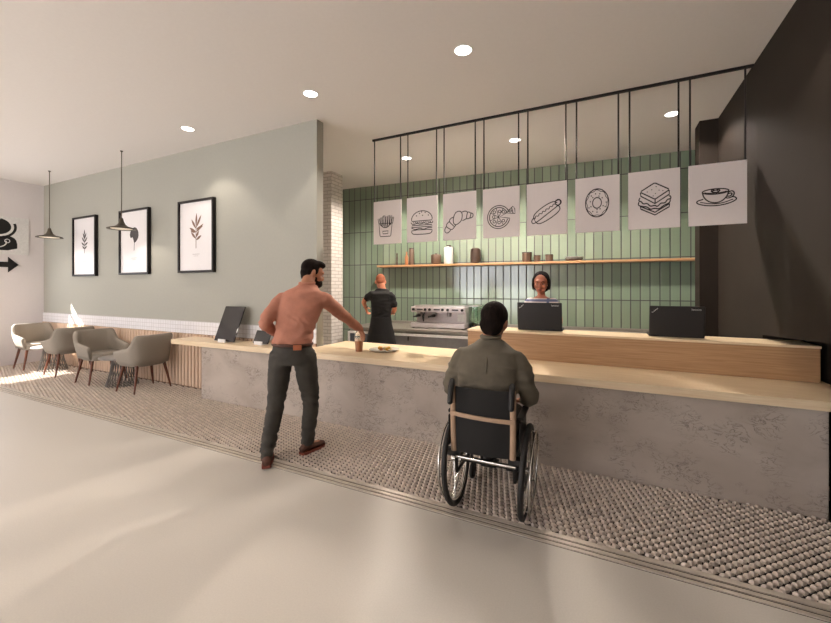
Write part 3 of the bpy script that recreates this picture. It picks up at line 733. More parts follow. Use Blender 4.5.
a0, a1 = E1+.01, E1+.16
eb(a0, a1, EY0+.25, EY0+.25+gw, EZ+.001, EZ+.37, g_); eb(a0, a1, EY1-gw, EY1, EZ+.001, EZ+.37, g_); eb(a1-gw, a1, EY0+.25+gw, EY1-gw, EZ+.001, EZ+.37, g_)
obj('glass_sides', g_, 'glass', gb); obj('top_frame', eb(a0, a1, EY0+.25, EY1, EZ+.371, EZ+.382), 'steel', gb)
obj('black_base', eb(a0+.01, a1-.01, EY0+.27, EY1-.02, EZ+.001, EZ+.06), 'black', gb, bevel=.01)

# ------------------------------------------------------------------ things on the counter
def laptop(x, y, w, h, lab, rz=0, tilt=.12):
    t = thing('laptop', lab, 'laptop', (x, y, RT), rz, 'black laptops on the oak riser')
    obj('base', MB().box(-w/2, w/2, .02, .02+h*.8, 0, .02), 'laptop', t, bevel=.004)
    Mx = Matrix.Translation((0, .012, .012)) @ Matrix.Rotation(tilt, 4, 'X')
    l = obj('lid', MB().box(-w/2, w/2, -.008, .008, 0, h, 0, Mx), 'laptop', t, bevel=.006)
    obj('screen', MB().box(-w/2+.015, w/2-.015, .0083, .0095, .02, h-.015, 0, Mx), 'screen', l)
    def txt(s, size, px, pz, rot, m, name):
        c = bpy.data.curves.new(name, 'FONT'); c.body = s; c.size = size; c.extrude = .0004; c.align_x = 'CENTER'
        o = bpy.data.objects.new(name, c)
        COL.objects.link(o); dg = bpy.context.evaluated_depsgraph_get()
        me = bpy.data.meshes.new_from_object(o.evaluated_get(dg)); bpy.data.objects.remove(o)
        me.materials.clear(); me.materials.append(M[m])
        me.transform(Mx @ Matrix.Translation((px, -.0086, pz)) @ Matrix.Rotation(PI/2, 4, 'X') @ Matrix.Rotation(rot, 4, 'Z'))
        q = bpy.data.objects.new(name, me); COL.objects.link(q); q.parent = l
    txt('lenovo', .026, w/2-.065, h-.035, 0, 'silver', 'wordmark')
    txt('ThinkPad', .016, -w/2+.045, h-.045, .75, 'silver', 'corner_mark')
    return t
laptop(-.615, 4.13, .44, .278, 'black open laptop on the oak riser in front of the woman', 0)
laptop(.56, 4.10, .415, .268, 'black open laptop standing alone at the right of the oak riser', 0)
def tablet(x, y, z, w, h, lab, lean):
    t = thing('display_board', lab, 'display screen', (x, y, z), 0, 'black tilted display screens on the worktop')
    Mx = Matrix.Translation((0, .03, .012)) @ Matrix.Rotation(-lean, 4, 'X')
    obj('screen', MB().box(-w/2, w/2, -.008, .008, 0, h, 0, Mx), 'screen', t, bevel=.004)
    obj('stand', MB().box(-.07, .07, 0, .09, 0, .011).box(-.07, .07, -.012, .0, 0, .045), 'white', t, bevel=.003)
    obj('prop', MB().tube([(0, .03+h*.45*math.sin(lean)+.012, h*.45*math.cos(lean)+.01), (0, .03+h*.45*math.sin(lean)+.05, .004)], .008, n=8), 'white', t)
tablet(-4.53, 3.44, TOP, .385, .485, 'large black screen leaning back on a white stand, left end of the worktop', .38)
tablet(-3.93, 3.50, TOP, .26, .17, 'small black screen on a white stand, half hidden by the standing man', .42)
cup = thing('iced_coffee_cup', 'clear takeaway cup of iced coffee with a domed lid by the man\'s hand', 'cup', (-2.505, 3.64, TOP))
obj('drink', MB().lathe([(.038, .002), (.047, .120), (.047, .122)], n=24), 'drink', cup, smooth=True)
obj('foam', MB().lathe([(.0475, .123), (.049, .15), (.04, .155)], n=24), 'foam', cup, smooth=True)
obj('cup_wall', MB().lathe([(.0495, .150), (.052, .158), (.054, .16), (.054, .165), (.0505, .165), (.0485, .151)], n=24, cap=False), 'cupclear', cup, smooth=True)
obj('dome_lid', MB().lathe([(.052, .166), (.048, .19), (.040, .215), (.028, .232), (.012, .236)], n=24), 'cupclear', cup, smooth=True)
PC = (-2.27, 3.80)
pl = tag(obj('plate', MB().lathe([(.07, 0), (.085, .004), (.165, .018), (.172, .022), (.165, .0225), (.085, .009), (.0, .009)][:6]+[(.02, .009)], n=40), 'plate', smooth='all'), 'white round plate of food on the oak worktop beside the iced coffee', 'plate')
pl.location = (PC[0], PC[1], TOP)
fr = random.Random(3)
for i, (dx, dy, mm, r) in enumerate([(-.045, -.01, 'food_y', .030), (.0, .02, 'food_w', .030), (.045, -.01, 'food_y', .028), (-.015, -.045, 'food_b', .024), (.03, .05, 'food_y', .026), (.085, .01, 'food_w', .022)]):
    m = MB(); m.ell((0, 0, r*.7), (r, r*.8, r*.7), nu=12, nv=8)
    m.v = [tuple(Vector(v)*(1+.18*noise.noise(Vector(v)*40+Vector((i, 0, 0))))) for v in m.v]
    o = obj('food_morsel', m, mm, smooth='all'); o.location = (PC[0]+dx, PC[1]+dy, TOP+.0095); o.rotation_euler = (0, 0, i)
    lab = {'food_y': 'yellow morsel of food on the white plate', 'food_w': 'cream coloured morsel of food on the white plate', 'food_b': 'brown morsel of food at the front of the white plate'}[mm]
    tag(o, lab, 'food', {'food_y': 'yellow morsels on the plate', 'food_w': 'cream morsels on the plate', 'food_b': None}[mm])

# ------------------------------------------------------------------ people
def remesh(mb, name, voxel, m, parent, smooth_it=4, fold=None, cut=None):
    me = mb.mesh(name)
    finish(me)
    tmp = bpy.data.objects.new(name+'_build', me); COL.objects.link(tmp)
    md = tmp.modifiers.new('r', 'REMESH'); md.mode = 'VOXEL'; md.voxel_size = voxel; md.use_smooth_shade = True
    if smooth_it:
        s = tmp.modifiers.new('s', 'SMOOTH'); s.iterations = smooth_it; s.factor = .5
    dg = bpy.context.evaluated_depsgraph_get()
    out = bpy.data.meshes.new_from_object(tmp.evaluated_get(dg)); bpy.data.objects.remove(tmp)
    out.name = name
    if fold:
        nrm = [v.normal.copy() for v in out.vertices]
        for v, nn_ in zip(out.vertices, nrm): v.co += nn_*fold(v.co)
    for p in out.polygons: p.use_smooth = True
    out.materials.clear(); out.materials.append(M[m])
    o = bpy.data.objects.new(name, out); COL.objects.link(o); o.parent = parent
    return o
def frame(fwd, up=(0, 0, 1)):
    f = Vector(fwd).normalized(); u = Vector(up); r = f.cross(u).normalized(); u = r.cross(f).normalized()
    return r, f, u
def basis(r, f, u, o):
    m = Matrix.Identity(4)
    for i, c in enumerate((r, f, u)):
        for j in range(3): m[j][i] = c[j]
    for j in range(3): m[j][3] = o[j]
    return m
def loft(mb, rings, n=24):
    """rings: (centre, right, forward, half width, half depth)"""
    out = []
    for c, r, f, a, b in rings:
        ring = []
        for k in range(n):
            t = 2*PI*k/n; ct, st = math.cos(t), math.sin(t); e = .85
            ring.append(c+r*(a*math.copysign(abs(ct)**e, ct))+f*(b*math.copysign(abs(st)**e, st)))
        out.append(ring)
    mb.rings(out)
def head(mb, H, s=1.0, female=False):
    """H: frame matrix at head centre, x right, y forward, z up"""
    e = lambda c, r: mb.ell([v*s for v in c], [v*s for v in r], mtx=H, nu=20, nv=14)
    e((0, -.012, .030), (.074, .094, .086)); e((0, .020, -.015), (.062, .074, .085)); e((0, .038, -.062), (.044 if female else .050, .050, .045))
    e((0, .078, -.088), (.020, .018, .017)); e((0, .078, .030), (.048, .02, .018))
    e((0, .098, -.018), (.011, .018, .024)); e((0, .104, -.030), (.018, .012, .010)); e((.038, .070, -.028), (.022, .02, .02)); e((-.038, .070, -.028), (.022, .02, .02))
    e((0, .088, -.058), (.024, .012, .010))
    for q in (-1, 1): e((q*.079, -.010, -.008), (.012, .020, .034))
def hand(mb, wrist, d, nrm, side, curl=.5, s=1.0):
    """d along the hand, nrm out of the palm, side +1/-1 which way the thumb lies along d x nrm"""
    d = Vector(d).normalized(); nrm = (Vector(nrm)-d*Vector(nrm).dot(d)).normalized(); w = d.cross(nrm)*side
    pc = wrist+d*.05*s
    H = basis(w, d, nrm, pc); mb.ell((0, 0, 0), (.042*s, .055*s, .017*s), mtx=H)
    mb.tube([wrist-d*.02, wrist+d*.02*s], [.027*s, .028*s], n=12)
    for i, (o_, L_, r_) in enumerate([(.030, .072, .0095), (.010, .080, .010), (-.010, .075, .0095), (-.029, .058, .0085)]):
        p = pc+d*.040*s+w*o_*s; pts = [p-d*.03*s, p]; a = curl*.35
        for k, f_ in enumerate((.45, .30, .25)):
            dirv = d*math.cos(a)+nrm*math.sin(a)+w*(o_*2.2*(1-curl)); dirv.normalize(); p = p+dirv*L_*f_*s; pts.append(p); a += curl
        mb.tube(pts, [r_*s]*2+[r_*.95*s, r_*.88*s, r_*.75*s], n=8, round_ends=True)
    p = wrist+d*.02*s+w*.025*s
    q1 = p+(d*.6+w*.75+nrm*.2).normalized()*.04*s; q2 = q1+(d*.85+w*.35+nrm*.45*curl*2).normalized()*.032*s; q3 = q2+(d*.95+w*.05+nrm*.6*curl*2).normalized()*.025*s
    mb.tube([p, q1, q2, q3], [.014*s, .012*s, .011*s, .009*s], n=8, round_ends=True)
def limb(mb, pts, rad, off=0, n=16):
    P = [tuple(p)+(r,) for p, r in zip(pts, rad)]
    P = smoothpts(P, 2); mb.tube([p[:3] for p in P], [p[3]+off for p in P], n=n, round_ends=True)
def foldfn(amp, fr_=9, st=(1, 1, 2.6), extra=None):
    def f(p):
        q = Vector((p.x*st[0], p.y*st[1], p.z*st[2]))*fr_
        v = noise.noise(q+Vector((noise.noise(q*.5)*1.5, 0, 3)))
        r = 1-abs(v)*2
        a = amp*(extra(p) if extra else 1)
        return a*(r-.6)
    return f
def eyes(parent, H, s=1.0):
    for q in (-1, 1):
        e = obj('eye', MB().ell([q*.030*s, .083*s, .002*s], [.011*s, .008*s, .005*s], mtx=H), 'eye_w', parent, smooth='all')
        obj('iris', MB().ell([q*.030*s, .0905*s, .002*s], [.0062*s, .003*s, .0062*s], mtx=H), 'eye_d', e, smooth='all')
        obj('eyebrow', MB().tube([H @ (Vector((q*x, y, z))*s) for x, y, z in ((.014, .097, .021), (.030, .093, .027), (.047, .078, .022))], [.003*s, .0035*s, .002*s], n=6), 'hair2', parent, smooth='all')
def shoe(mb, ms, ankle, toe_dir, L=.27, s=1.0, sole_z=None):
    d = Vector((toe_dir[0], toe_dir[1], 0)).normalized(); r = Vector((d.y, -d.x, 0)); z0 = sole_z
    heel = Vector((ankle.x, ankle.y, z0))-d*.07
    secs = [(-.0, .030, .055, .06), (.03, .036, .085, .09), (.08, .038, .085, .095), (.13, .042, .060, .07), (.19, .046, .045, .05), (.24, .040, .035, .04), (L, .018, .022, .025)]
    rings = []; rs = []
    for t_, w_, h_, _ in secs:
        c = heel+d*t_; ring = []; rg = []
        for k in range(16):
            a = 2*PI*k/16; ca, sa = math.cos(a), math.sin(a)
            zz = z0+.022+(h_*(.5+.5*sa)) if True else 0
            ring.append(Vector((c.x, c.y, 0))+r*(w_*ca*(1 if sa < 0 else 1-.25*sa))+Vector((0, 0, zz)))
            rg.append(Vector((c.x, c.y, 0))+r*((w_+.004)*ca)+Vector((0, 0, z0+.001+.012+.012*(1 if sa > 0 else -1))))
        rings.append(ring); rs.append([c+r*((w_+.003)*x)+Vector((0, 0, zq)) for x, zq in ((-1, .001), (1, .001), (1, .024), (-1, .024))])
    mb.rings(rings); ms.rings(rs)

FZ = .012   # top of the relief studs
# ---- standing man
man = thing('person', 'standing man in a salmon pink shirt and dark jeans, reaching across the counter', 'person')
P_ = lambda px, py, d: at(px, py, d)
fwd = (at(330, 287, 4.2)-at(303, 287, 3.3)); fwd.z = 0; fwd.normalize(); rt = Vector((fwd.y, -fwd.x, 0))
pel = P_(292.5, 352, 3.36); wai = P_(294, 334, 3.36); ches = P_(301, 306, 3.40); uch = P_(303, 293, 3.42); nb = P_(307, 284.5, 3.46)
hc = P_(312.5, 273.5, 3.55)
sl_, sr_ = uch-rt*.185+Vector((0, 0, -.06)), uch+rt*.185+Vector((0, 0, -.05))
el, wl = P_(263.5, 323, 3.27), P_(276, 333, 3.50)
er, wr = P_(344.5, 316.5, 3.80), P_(360, 329, 4.06)
hipl, hipr = P_(281, 360, 3.36), P_(304.5, 360, 3.36)
kl, al = P_(276, 404, 3.30), P_(267, 452, 3.25); kr, ar = P_(311.5, 402, 3.46), P_(307.5, 440, 3.49)
al.z = .115; ar.z = .115
hand_d = P_(364, 339, 4.16)-wr
fwd_head = (fwd*.50+rt*.87+Vector((0, 0, -.30)))
hr, hf, hu = frame(fwd_head)
HM = basis(hr, hf, hu, hc)
def torso_rings(o):
    return [(pel+Vector((0, 0, -.08)), rt, fwd, .155+o, .10+o), (pel, rt, fwd, .172+o, .118+o), (wai, rt, fwd, .152+o, .108+o), ((wai+ches)/2, rt, fwd, .168+o, .114+o), (ches, rt, fwd, .188+o, .122+o), (uch+Vector((0, 0, -.03)), rt, fwd, .185+o, .105+o), (uch+Vector((0, 0, .015)), rt, fwd, .145+o, .09+o), (nb+Vector((0, 0, -.02)), rt, fwd, .09+o, .07+o), (nb, rt, fwd, .058+o, .058+o)]
b = MB(); loft(b, torso_rings(-.012))
limb(b, [nb+Vector((0, 0, -.04)), nb+Vector((0, 0, .03)), hc-hu*.03], [.056, .054, .056])
head(b, HM, 1.03)
limb(b, [sl_, el, wl], [.05, .042, .028]); limb(b, [sr_, er, wr], [.05, .042, .028])
hand(b, wl, (hipr-wl)+fwd*.2, -fwd, 1, .7); hand(b, wr, hand_d, Vector((0, 0, -1))-fwd*.3-rt*.6, -1, .55)
limb(b, [hipl+Vector((0, 0, .04)), (hipl+kl)/2, kl, (kl+al)/2, al], [.082, .07, .052, .05, .038]); limb(b, [hipr+Vector((0, 0, .04)), (hipr+kr)/2, kr, (kr+ar)/2, ar], [.082, .07, .052, .05, .038])
footl, footr = (at(268, 456, 3.5)-at(264, 470, 3.18)), (at(324, 446, 3.66)-at(303, 456, 3.445))
for a_, d_ in ((al, footl), (ar, footr)):
    dd = Vector((d_.x, d_.y, 0)).normalized(); z0 = FZ if a_ is ar else .008
    b.tube([a_, Vector((a_.x, a_.y, z0+.06))+dd*.02, Vector((a_.x, a_.y, z0+.045))+dd*.13], [.036, .034, .026], n=12, round_ends=True)
body = remesh(b, 'body', .009, 'skin_m', man, 3)
sh_ = MB(); loft(sh_, [(pel+Vector((0, 0, .066)), rt, fwd, .163, .114), (pel+Vector((0, 0, .09)), rt, fwd, .176, .128)]+torso_rings(.008)[2:-1]+[(nb+Vector((0, 0, .005)), rt, fwd, .062, .066)])
limb(sh_, [sl_+rt*.02, sl_, (sl_+el)/2-rt*.005, el, (el+wl)/2, wl], [.066, .070, .064, .056, .046, .036]); limb(sh_, [sr_-rt*.02, sr_, (sr_+er)/2, er, (er+wr)/2, wr], [.064, .068, .062, .056, .048, .038])
ff = foldfn(.010, 7, (1, 1, 2.2), lambda p: 1.3 if p.z < 1.25 else .6)
shirt = remesh(sh_, 'shirt', .010, 'shirt_pink', man, 5, ff)
cl = MB(); cl.tube([nb+(rt*math.cos(a)*.062+fwd*math.sin(a)*.066)+Vector((0, 0, .012+.008*math.sin(a))) for a in [k*2*PI/20 for k in range(20)]], .013, n=8, close=True)
obj('collar', cl, 'shirt_pink', shirt, smooth='all')
tr = MB()
loft(tr, [(pel+Vector((0, 0, -.10)), rt, fwd, .160, .115), (pel+Vector((0, 0, -.04)), rt, fwd, .176, .13), (pel+Vector((0, 0, .03)), rt, fwd, .168, .120), (pel+Vector((0, 0, .075)), rt, fwd, .160, .112)])
for h_, k_, a_ in ((hipl, kl, al), (hipr, kr, ar)):
    limb(tr, [h_+Vector((0, 0, .03)), (h_*.6+k_*.4), k_, (k_*.5+a_*.5), a_+Vector((0, 0, -.005))], [.102, .094, .072, .066, .058])
remesh(tr, 'jeans', .011, 'jeans', man, 4, foldfn(.008, 8, (1, 1, 2.4), lambda p: 1.4 if p.z < .35 or .45 < p.z < .62 else .6))
bl = MB(); bz = pel+Vector((0, 0, .072)); bl.tube([bz+rt*math.cos(a)*.166+fwd*math.sin(a)*.120 for a in [k*2*PI/28 for k in range(28)]], .014, n=8, close=True)
belt = obj('belt', bl, 'belt', man, smooth='all')
pm = Matrix.Translation(bz+rt*.085-fwd*.122+Vector((0, 0, -.016))) @ basis(rt, fwd, Vector((0, 0, 1)), (0, 0, 0)) @ Matrix.Rotation(.22, 4, 'Z')
obj('leather_patch', MB().box(-.034, .034, -.010, .006, -.02, .022, 0, pm), 'patch', belt, bevel=.003)
for a_, d_, z0 in ((al, footl, .008), (ar, footr, FZ)):
    mu, ms = MB(), MB(); shoe(mu, ms, a_, d_, sole_z=z0); mu.tube([a_+Vector((0, 0, .03)), Vector((a_.x, a_.y, z0+.05))], [.045, .05], n=14)
    so_ = obj('shoe', mu, 'shoe', man, smooth='all'); obj('sole', ms, 'sole', so_)
hb = MB(); e = lambda c, r: hb.ell(c, r, mtx=HM, nu=20, nv=14)
e((0, -.024, .045), (.080, .096, .086)); e((0, .035, .095), (.062, .062, .036)); e((0, -.055, -.005), (.066, .055, .06)); e((0, -.046, -.036), (.071, .050, .052)); e((.064, -.034, .002), (.018, .034, .046)); e((-.064, -.034, .002), (.018, .034, .046)); e((.068, .016, .022), (.012, .016, .03)); e((-.068, .016, .022), (.012, .016, .03))
remesh(hb, 'hair', .007, 'hair', man, 2)
hb = MB(); e((0, .056, -.078), (.056, .062, .044)); e((.050, .022, -.05), (.016, .026, .045)); e((-.050, .022, -.05), (.016, .026, .045)); e((0, .098, -.05), (.026, .01, .008))
remesh(hb, 'beard', .006, 'hair', man, 2)
eyes(man, HM)
center_root(man, (pel.x, pel.y, 0))

# ---- seated man
sm = thing('person', 'man in an olive brown shirt seated in the wheelchair with his back to us', 'person')
CW = Vector((-.713, 2.56, 0)); fw = Vector((-.06, 1, 0)).normalized(); rw = Vector((fw.y, -fw.x, 0))
L_ = lambda x, y, z: CW+rw*x+fw*y+Vector((0, 0, z))
up = Vector((0, 0, 1))
pel = L_(0, -.02, .56); wai = L_(0, -.04, .72); ches = L_(.005, -.035, .93); uch = L_(.01, -.02, 1.06); nb = L_(.012, .02, 1.145); hc = L_(.028, .07, 1.262)
hr, hf, hu = frame(fw+rw*.10+Vector((0, 0, -.22)), up+rw*.05)
HM = basis(hr, hf, hu, hc)
sL, sR = L_(-.18, -.01, 1.025), L_(.20, -.01, 1.02)
eL, eR = L_(-.265, -.02, .80), L_(.275, .0, .79); wL, wR = L_(-.20, .22, .70), L_(.21, .22, .70)
def tr2(o): return [(pel, rw, fw, .17+o, .12+o), (wai, rw, fw, .165+o, .115+o), (ches, rw, fw, .19+o, .122+o), (uch-up*.03, rw, fw, .195+o, .105+o), (uch+up*.025, rw, fw, .160+o, .09+o), (nb-up*.025, rw, fw, .10+o, .07+o), (nb, rw, fw, .06+o, .058+o)]
b = MB(); loft(b, tr2(-.012)); limb(b, [nb-up*.04, nb+up*.03, hc-hu*.04], [.058, .055, .056]); head(b, HM, 1.06)
limb(b, [sL, eL, wL], [.05, .042, .028]); limb(b, [sR, eR, wR], [.05, .042, .028])
hand(b, wL, fw*1+rw*.4-up*.2, -up, 1, .4); hand(b, wR, fw*1-rw*.4-up*.2, -up, -1, .4)
knees = [(L_(q*.10, .0, .56), L_(q*.12, .42, .58), L_(q*.11, .52, .17)) for q in (-1, 1)]
for h_, k_, a_ in knees:
    limb(b, [h_, (h_+k_)/2, k_, (k_+a_)/2, a_], [.08, .068, .052, .05, .036]); b.tube([a_, a_+fw*.06-up*.045, a_+fw*.13-up*.06], [.034, .032, .022], n=12, round_ends=True)
remesh(b, 'body', .009, 'skin_m', sm, 3)
s2 = MB(); loft(s2, tr2(.012)[:-1]+[(nb+up*.01, rw, fw, .066, .066)])
limb(s2, [sL+rw*.03, sL, (sL+eL)/2, eL, (eL+wL)/2, wL], [.066, .070, .068, .060, .048, .036]); limb(s2, [sR-rw*.03, sR, (sR+eR)/2, eR, (eR+wR)/2, wR], [.066, .070, .068, .060, .048, .036])
shirt = remesh(s2, 'shirt', .010, 'shirt_olive', sm, 5, foldfn(.009, 6, (1, 1, 2.2), lambda p: 1.2 if p.z < 1.0 else .6))
cl = MB(); cl.tube([nb+rw*math.cos(a)*.060+fw*math.sin(a)*.064+up*.022 for a in [k*2*PI/20 for k in range(20)]], .014, n=8, close=True)
obj('collar', cl, 'shirt_olive', shirt, smooth='all')
obj('back_pleat', MB().tube([L_(.018, -.124, 1.05), L_(.02, -.150, 1.0), L_(.02, -.153, .95)], [.006, .007, .004], n=8), 'shirt_olive', shirt, smooth='all')
t2 = MB(); loft(t2, [(pel-up*.06, rw, fw, .17, .13), (pel+up*.06, rw, fw, .175, .13)])
for h_, k_, a_ in knees: limb(t2, [h_, (h_+k_)/2, k_, (k_+a_)/2, a_+up*.03], [.092, .08, .064, .06, .052])
remesh(t2, 'trousers', .011, 'jeans', sm, 4)
for h_, k_, a_ in knees:
    mu, ms = MB(), MB(); shoe(mu, ms, a_, fw, L=.26, sole_z=a_.z-.085); so_ = obj('shoe', mu, 'rubber', sm, smooth='all'); obj('sole', ms, 'rubber', so_)
hb = MB(); e = lambda c, r: hb.ell(c, r, mtx=HM, nu=20, nv=14)
e((0, -.022, .042), (.092, .112, .100)); e((0, -.060, -.025), (.080, .066, .080)); e((.072, .010, .01), (.012, .02, .035)); e((-.072, .010, .01), (.012, .02, .035))
remesh(hb, 'hair', .007, 'hair', sm, 2)
eyes(sm, HM, 1.06)
center_root(sm, (CW.x, CW.y, 0))

# ---- wheelchair
wc = thing('wheelchair', 'wheelchair with black canvas back and beige tubes, large wheels, at the counter', 'wheelchair')
WR = .298
for q in (-1, 1):
    c = L_(.250 if q > 0 else -.220, 0, WR+FZ); camber = .05*q
    ax = (rw*1+up*camber*-1).normalized(); vv = ax.cross(fw).normalized()
    if vv.z < 0: vv = -vv
    circ = lambda r, o_, n=56: [c+ax*o_+(fw*math.cos(2*PI*k/n)+vv*math.sin(2*PI*k/n))*r for k in range(n)]
    w_ = obj('wheel', MB().tube(circ(WR-.019, 0), .0185, n=10, close=True), 'rubber', wc, smooth='all')
    obj('rim', MB().tube(circ(WR-.042, 0), .009, n=8, close=True), 'chrome', w_, smooth='all')
    obj('hand_rim', MB().tube(circ(WR-.045, q*.045), .008, n=8, close=True), 'chrome', w_, smooth='all')
    m_ = MB()
    for k in range(20):
        a = 2*PI*k/20; d_ = fw*math.cos(a)+vv*math.sin(a); m_.tube([c+ax*(.02*(1 if k % 2 else -1))+d_*.02, c+d_*(WR-.05)], .0018, n=5)
    obj('spokes', m_, 'chrome', w_)
    obj('hub', MB().tube([c-ax*.035, c+ax*.035], .022, n=16), 'chrome', w_, smooth=True)
    for k in range(6):
        d_ = fw*math.cos(k*PI/3+.4)+vv*math.sin(k*PI/3+.4); obj('rim_bracket', MB().tube([c+d_*(WR-.043), c+ax*q*.045+d_*(WR-.046)], .004, n=6), 'chrome', w_)
    # caster
    cc = L_(q*.2, .36, .062+FZ); n_ = 28
    cst = obj('caster_wheel', MB().tube([cc+(fw*math.cos(2*PI*k/n_)+up*math.sin(2*PI*k/n_))*.045 for k in range(n_)], .016, n=8, close=True).tube([cc-rw*.015, cc+rw*.015], .032, n=14), 'rubber', wc, smooth='all')
    obj('caster_fork', MB().tube([cc+rw*.024, cc+rw*.024+up*.06-fw*.01, L_(q*.2, .33, .17)], .007, n=6).tube([L_(q*.2, .33, .16), L_(q*.2, .33, .30)], .012, n=8), 'black', cst, smooth=True)
    # beige back tube, push handle
    obj('back_tube', MB().tube([L_(q*.188, -.17, .44), L_(q*.190, -.175, .6), L_(q*.191, -.185, .80), L_(q*.191, -.19, .865)], .0195, n=12), 'tan_tube', wc, smooth=True)
    obj('push_handle', MB().tube([L_(q*.191, -.19, .865), L_(q*.191, -.205, .90), L_(q*.191, -.225, .87), L_(q*.191, -.25, .775)], [.014, .017, .019, .018], n=12, round_ends=True), 'rubber', wc, smooth='all')
    obj('side_guard', MB().box(-.004, .004, -.16, .14, .46, .66, 0, basis(rw, fw, up, L_(q*.228, 0, 0))), 'black', wc, bevel=.003)
    obj('arm_pad', MB().box(-.022, .022, -.12, .16, .662, .685, 0, basis(rw, fw, up, L_(q*.225, 0, 0))), 'rubber', wc, bevel=.008)
    obj('side_frame', MB().tube([L_(q*.19, -.17, .445), L_(q*.19, .30, .455), L_(q*.18, .40, .40), L_(q*.15, .48, .10)], .012, n=10).tube([L_(q*.19, -.12, .44), L_(q*.19, -.10, .27), L_(q*.2, .33, .25)], .012, n=10), 'black', wc, smooth=True)
    obj('footplate', MB().box(-.06, .06, -.02, .14, .07, .08, 0, basis(rw, fw, up, L_(q*.10, .48, 0))), 'black', wc, bevel=.003)
    obj('axle_block', MB().box(-.055, .055, -.03, .03, -.022, .022, 0, basis(rw, fw, up, L_(q*.205, -.10, .40))), 'black', wc, bevel=.008)
m_ = MB(); rr = []
for i in range(9):
    z = .44+i*(.86-.44)/8; y0 = -.165-.02*(i/8)
    rr.append([L_(x, y0-.022*math.sin((x+.19)/.38*PI)+dy, z) for x, dy in [(-.19+.38*k/10, -.008) for k in range(11)]+[(.19-.38*k/10, .004) for k in range(11)]])
m_.rings(rr); obj('backrest', m_, 'canvas', wc, smooth=True)
obj('back_strap', MB().rings([[L_(x, -.20-.018*math.sin((x+.19)/.38*PI)+dy, .69-.035*(x+.2)+z) for dy, z in ((-.006, -.013), (.003, -.013), (.003, .013), (-.006, .013))] for x in [-.205+.41*k/12 for k in range(13)]]), 'tan_tube', wc)
obj('seat_cushion', MB().box(-.19, .19, -.14, .30, .458, .50, 0, basis(rw, fw, up, CW)), 'canvas', wc, bevel=.012)
obj('cross_bar', MB().tube([L_(-.19, -.13, .385), L_(.20, -.13, .375)], .013, n=12), 'chrome', wc, smooth=True)
obj('axle', MB().tube([L_(-.24, 0, WR+FZ), L_(.24, 0, WR+FZ)], .013, n=10), 'black', wc, smooth=True)
center_root(wc, (CW.x, CW.y, 0))

# ---- barista
ba = thing('person', 'barista in black T-shirt and long black apron, turned away towards the green tiles', 'person')
fb_ = (Vector((-.55, .85, 0))).normalized(); rb_ = Vector((fb_.y, -fb_.x, 0)); D0 = 5.72
pel = P_(381, 330, D0); wai = P_(381, 316, D0); ches = P_(381.5, 303, D0); uch = P_(381.5, 292.5, D0); nb = P_(382, 287.5, D0+.03); hc = P_(380.5, 282.0, D0+.09)
hr, hf, hu = frame(fb_+Vector((0, 0, -.55))); HM = basis(hr, hf, hu, hc)
rs = (at(384, 290, D0)-at(380, 290, D0)); rs.z = 0; rs.normalize(); rb_ = rs; fb_ = Vector((-rs.y, rs.x, 0))
sL, sR = uch-rb_*.145-up*.03, uch+rb_*.145-up*.045
eL, wL = P_(363, 301, D0), P_(365.5, 307, D0+.16); eR, wR = P_(395.5, 310.5, D0), P_(391, 313, D0+.2)
def tb3(o): return [(pel-up*.08, rb_, fb_, .155+o, .11+o), (pel, rb_, fb_, .16+o, .115+o), (wai, rb_, fb_, .135+o, .10+o), (ches, rb_, fb_, .145+o, .105+o), (uch-up*.02, rb_, fb_, .145+o, .09+o), (nb-up*.02, rb_, fb_, .08+o, .06+o), (nb, rb_, fb_, .055+o, .055+o)]
b = MB(); loft(b, tb3(-.01)); limb(b, [nb-up*.04, nb+up*.03, hc-hu*.03], [.052, .05, .052]); head(b, HM, .95)
limb(b, [sL, eL, wL], [.038, .038, .026]); limb(b, [sR, eR, wR], [.038, .038, .026])
hand(b, wL, fb_*.5+rb_*.2-up*.9, rb_, -1, .8); hand(b, wR, fb_*1-rb_*.3, -up, -1, .6)
lg = [(pel-rb_*.08-up*.06, Vector((pel.x, pel.y, .48))-rb_*.09, Vector((pel.x, pel.y, .10))-rb_*.10), (pel+rb_*.08-up*.06, Vector((pel.x, pel.y, .48))+rb_*.09, Vector((pel.x, pel.y, .10))+rb_*.10)]
for h_, k_, a_ in lg: limb(b, [h_, k_, a_], [.08, .052, .038]); b.tube([a_, a_+fb_*.06-up*.045, a_+fb_*.13-up*.055], [.034, .03, .022], n=12, round_ends=True)
remesh(b, 'body', .009, 'skin_b', ba, 3)
s3 = MB(); loft(s3, tb3(.008)[1:-1]+[(nb-up*.008, rb_, fb_, .065, .065)])
limb(s3, [sL+rb_*.03, sL, sL*.5+eL*.5], [.056, .060, .056]); limb(s3, [sR-rb_*.03, sR, sR*.4+eR*.6], [.056, .060, .056])
remesh(s3, 'tshirt', .011, 'blackcloth', ba, 4, foldfn(.008, 7))
ap = MB(); rg = []
for z, a_, d_ in ((1.06, .15, .125), (.95, .165, .135), (.8, .20, .16), (.6, .235, .19), (.4, .26, .21)):
    rg.append([Vector((pel.x, pel.y, z))+rb_*math.cos(t_)*a_*(1+.06*math.sin(7*t_)*(1.06-z))+fb_*math.sin(t_)*d_*(1+.06*math.sin(7*t_)*(1.06-z)) for t_ in [2*PI*k/40 for k in range(40)]])
ap.rings(rg); obj('apron', ap, 'blackcloth', ba, smooth=True)
t3 = MB()
for h_, k_, a_ in lg: limb(t3, [h_, k_, a_+up*.02], [.09, .065, .055])
remesh(t3, 'trousers', .012, 'blackcloth', ba, 3)
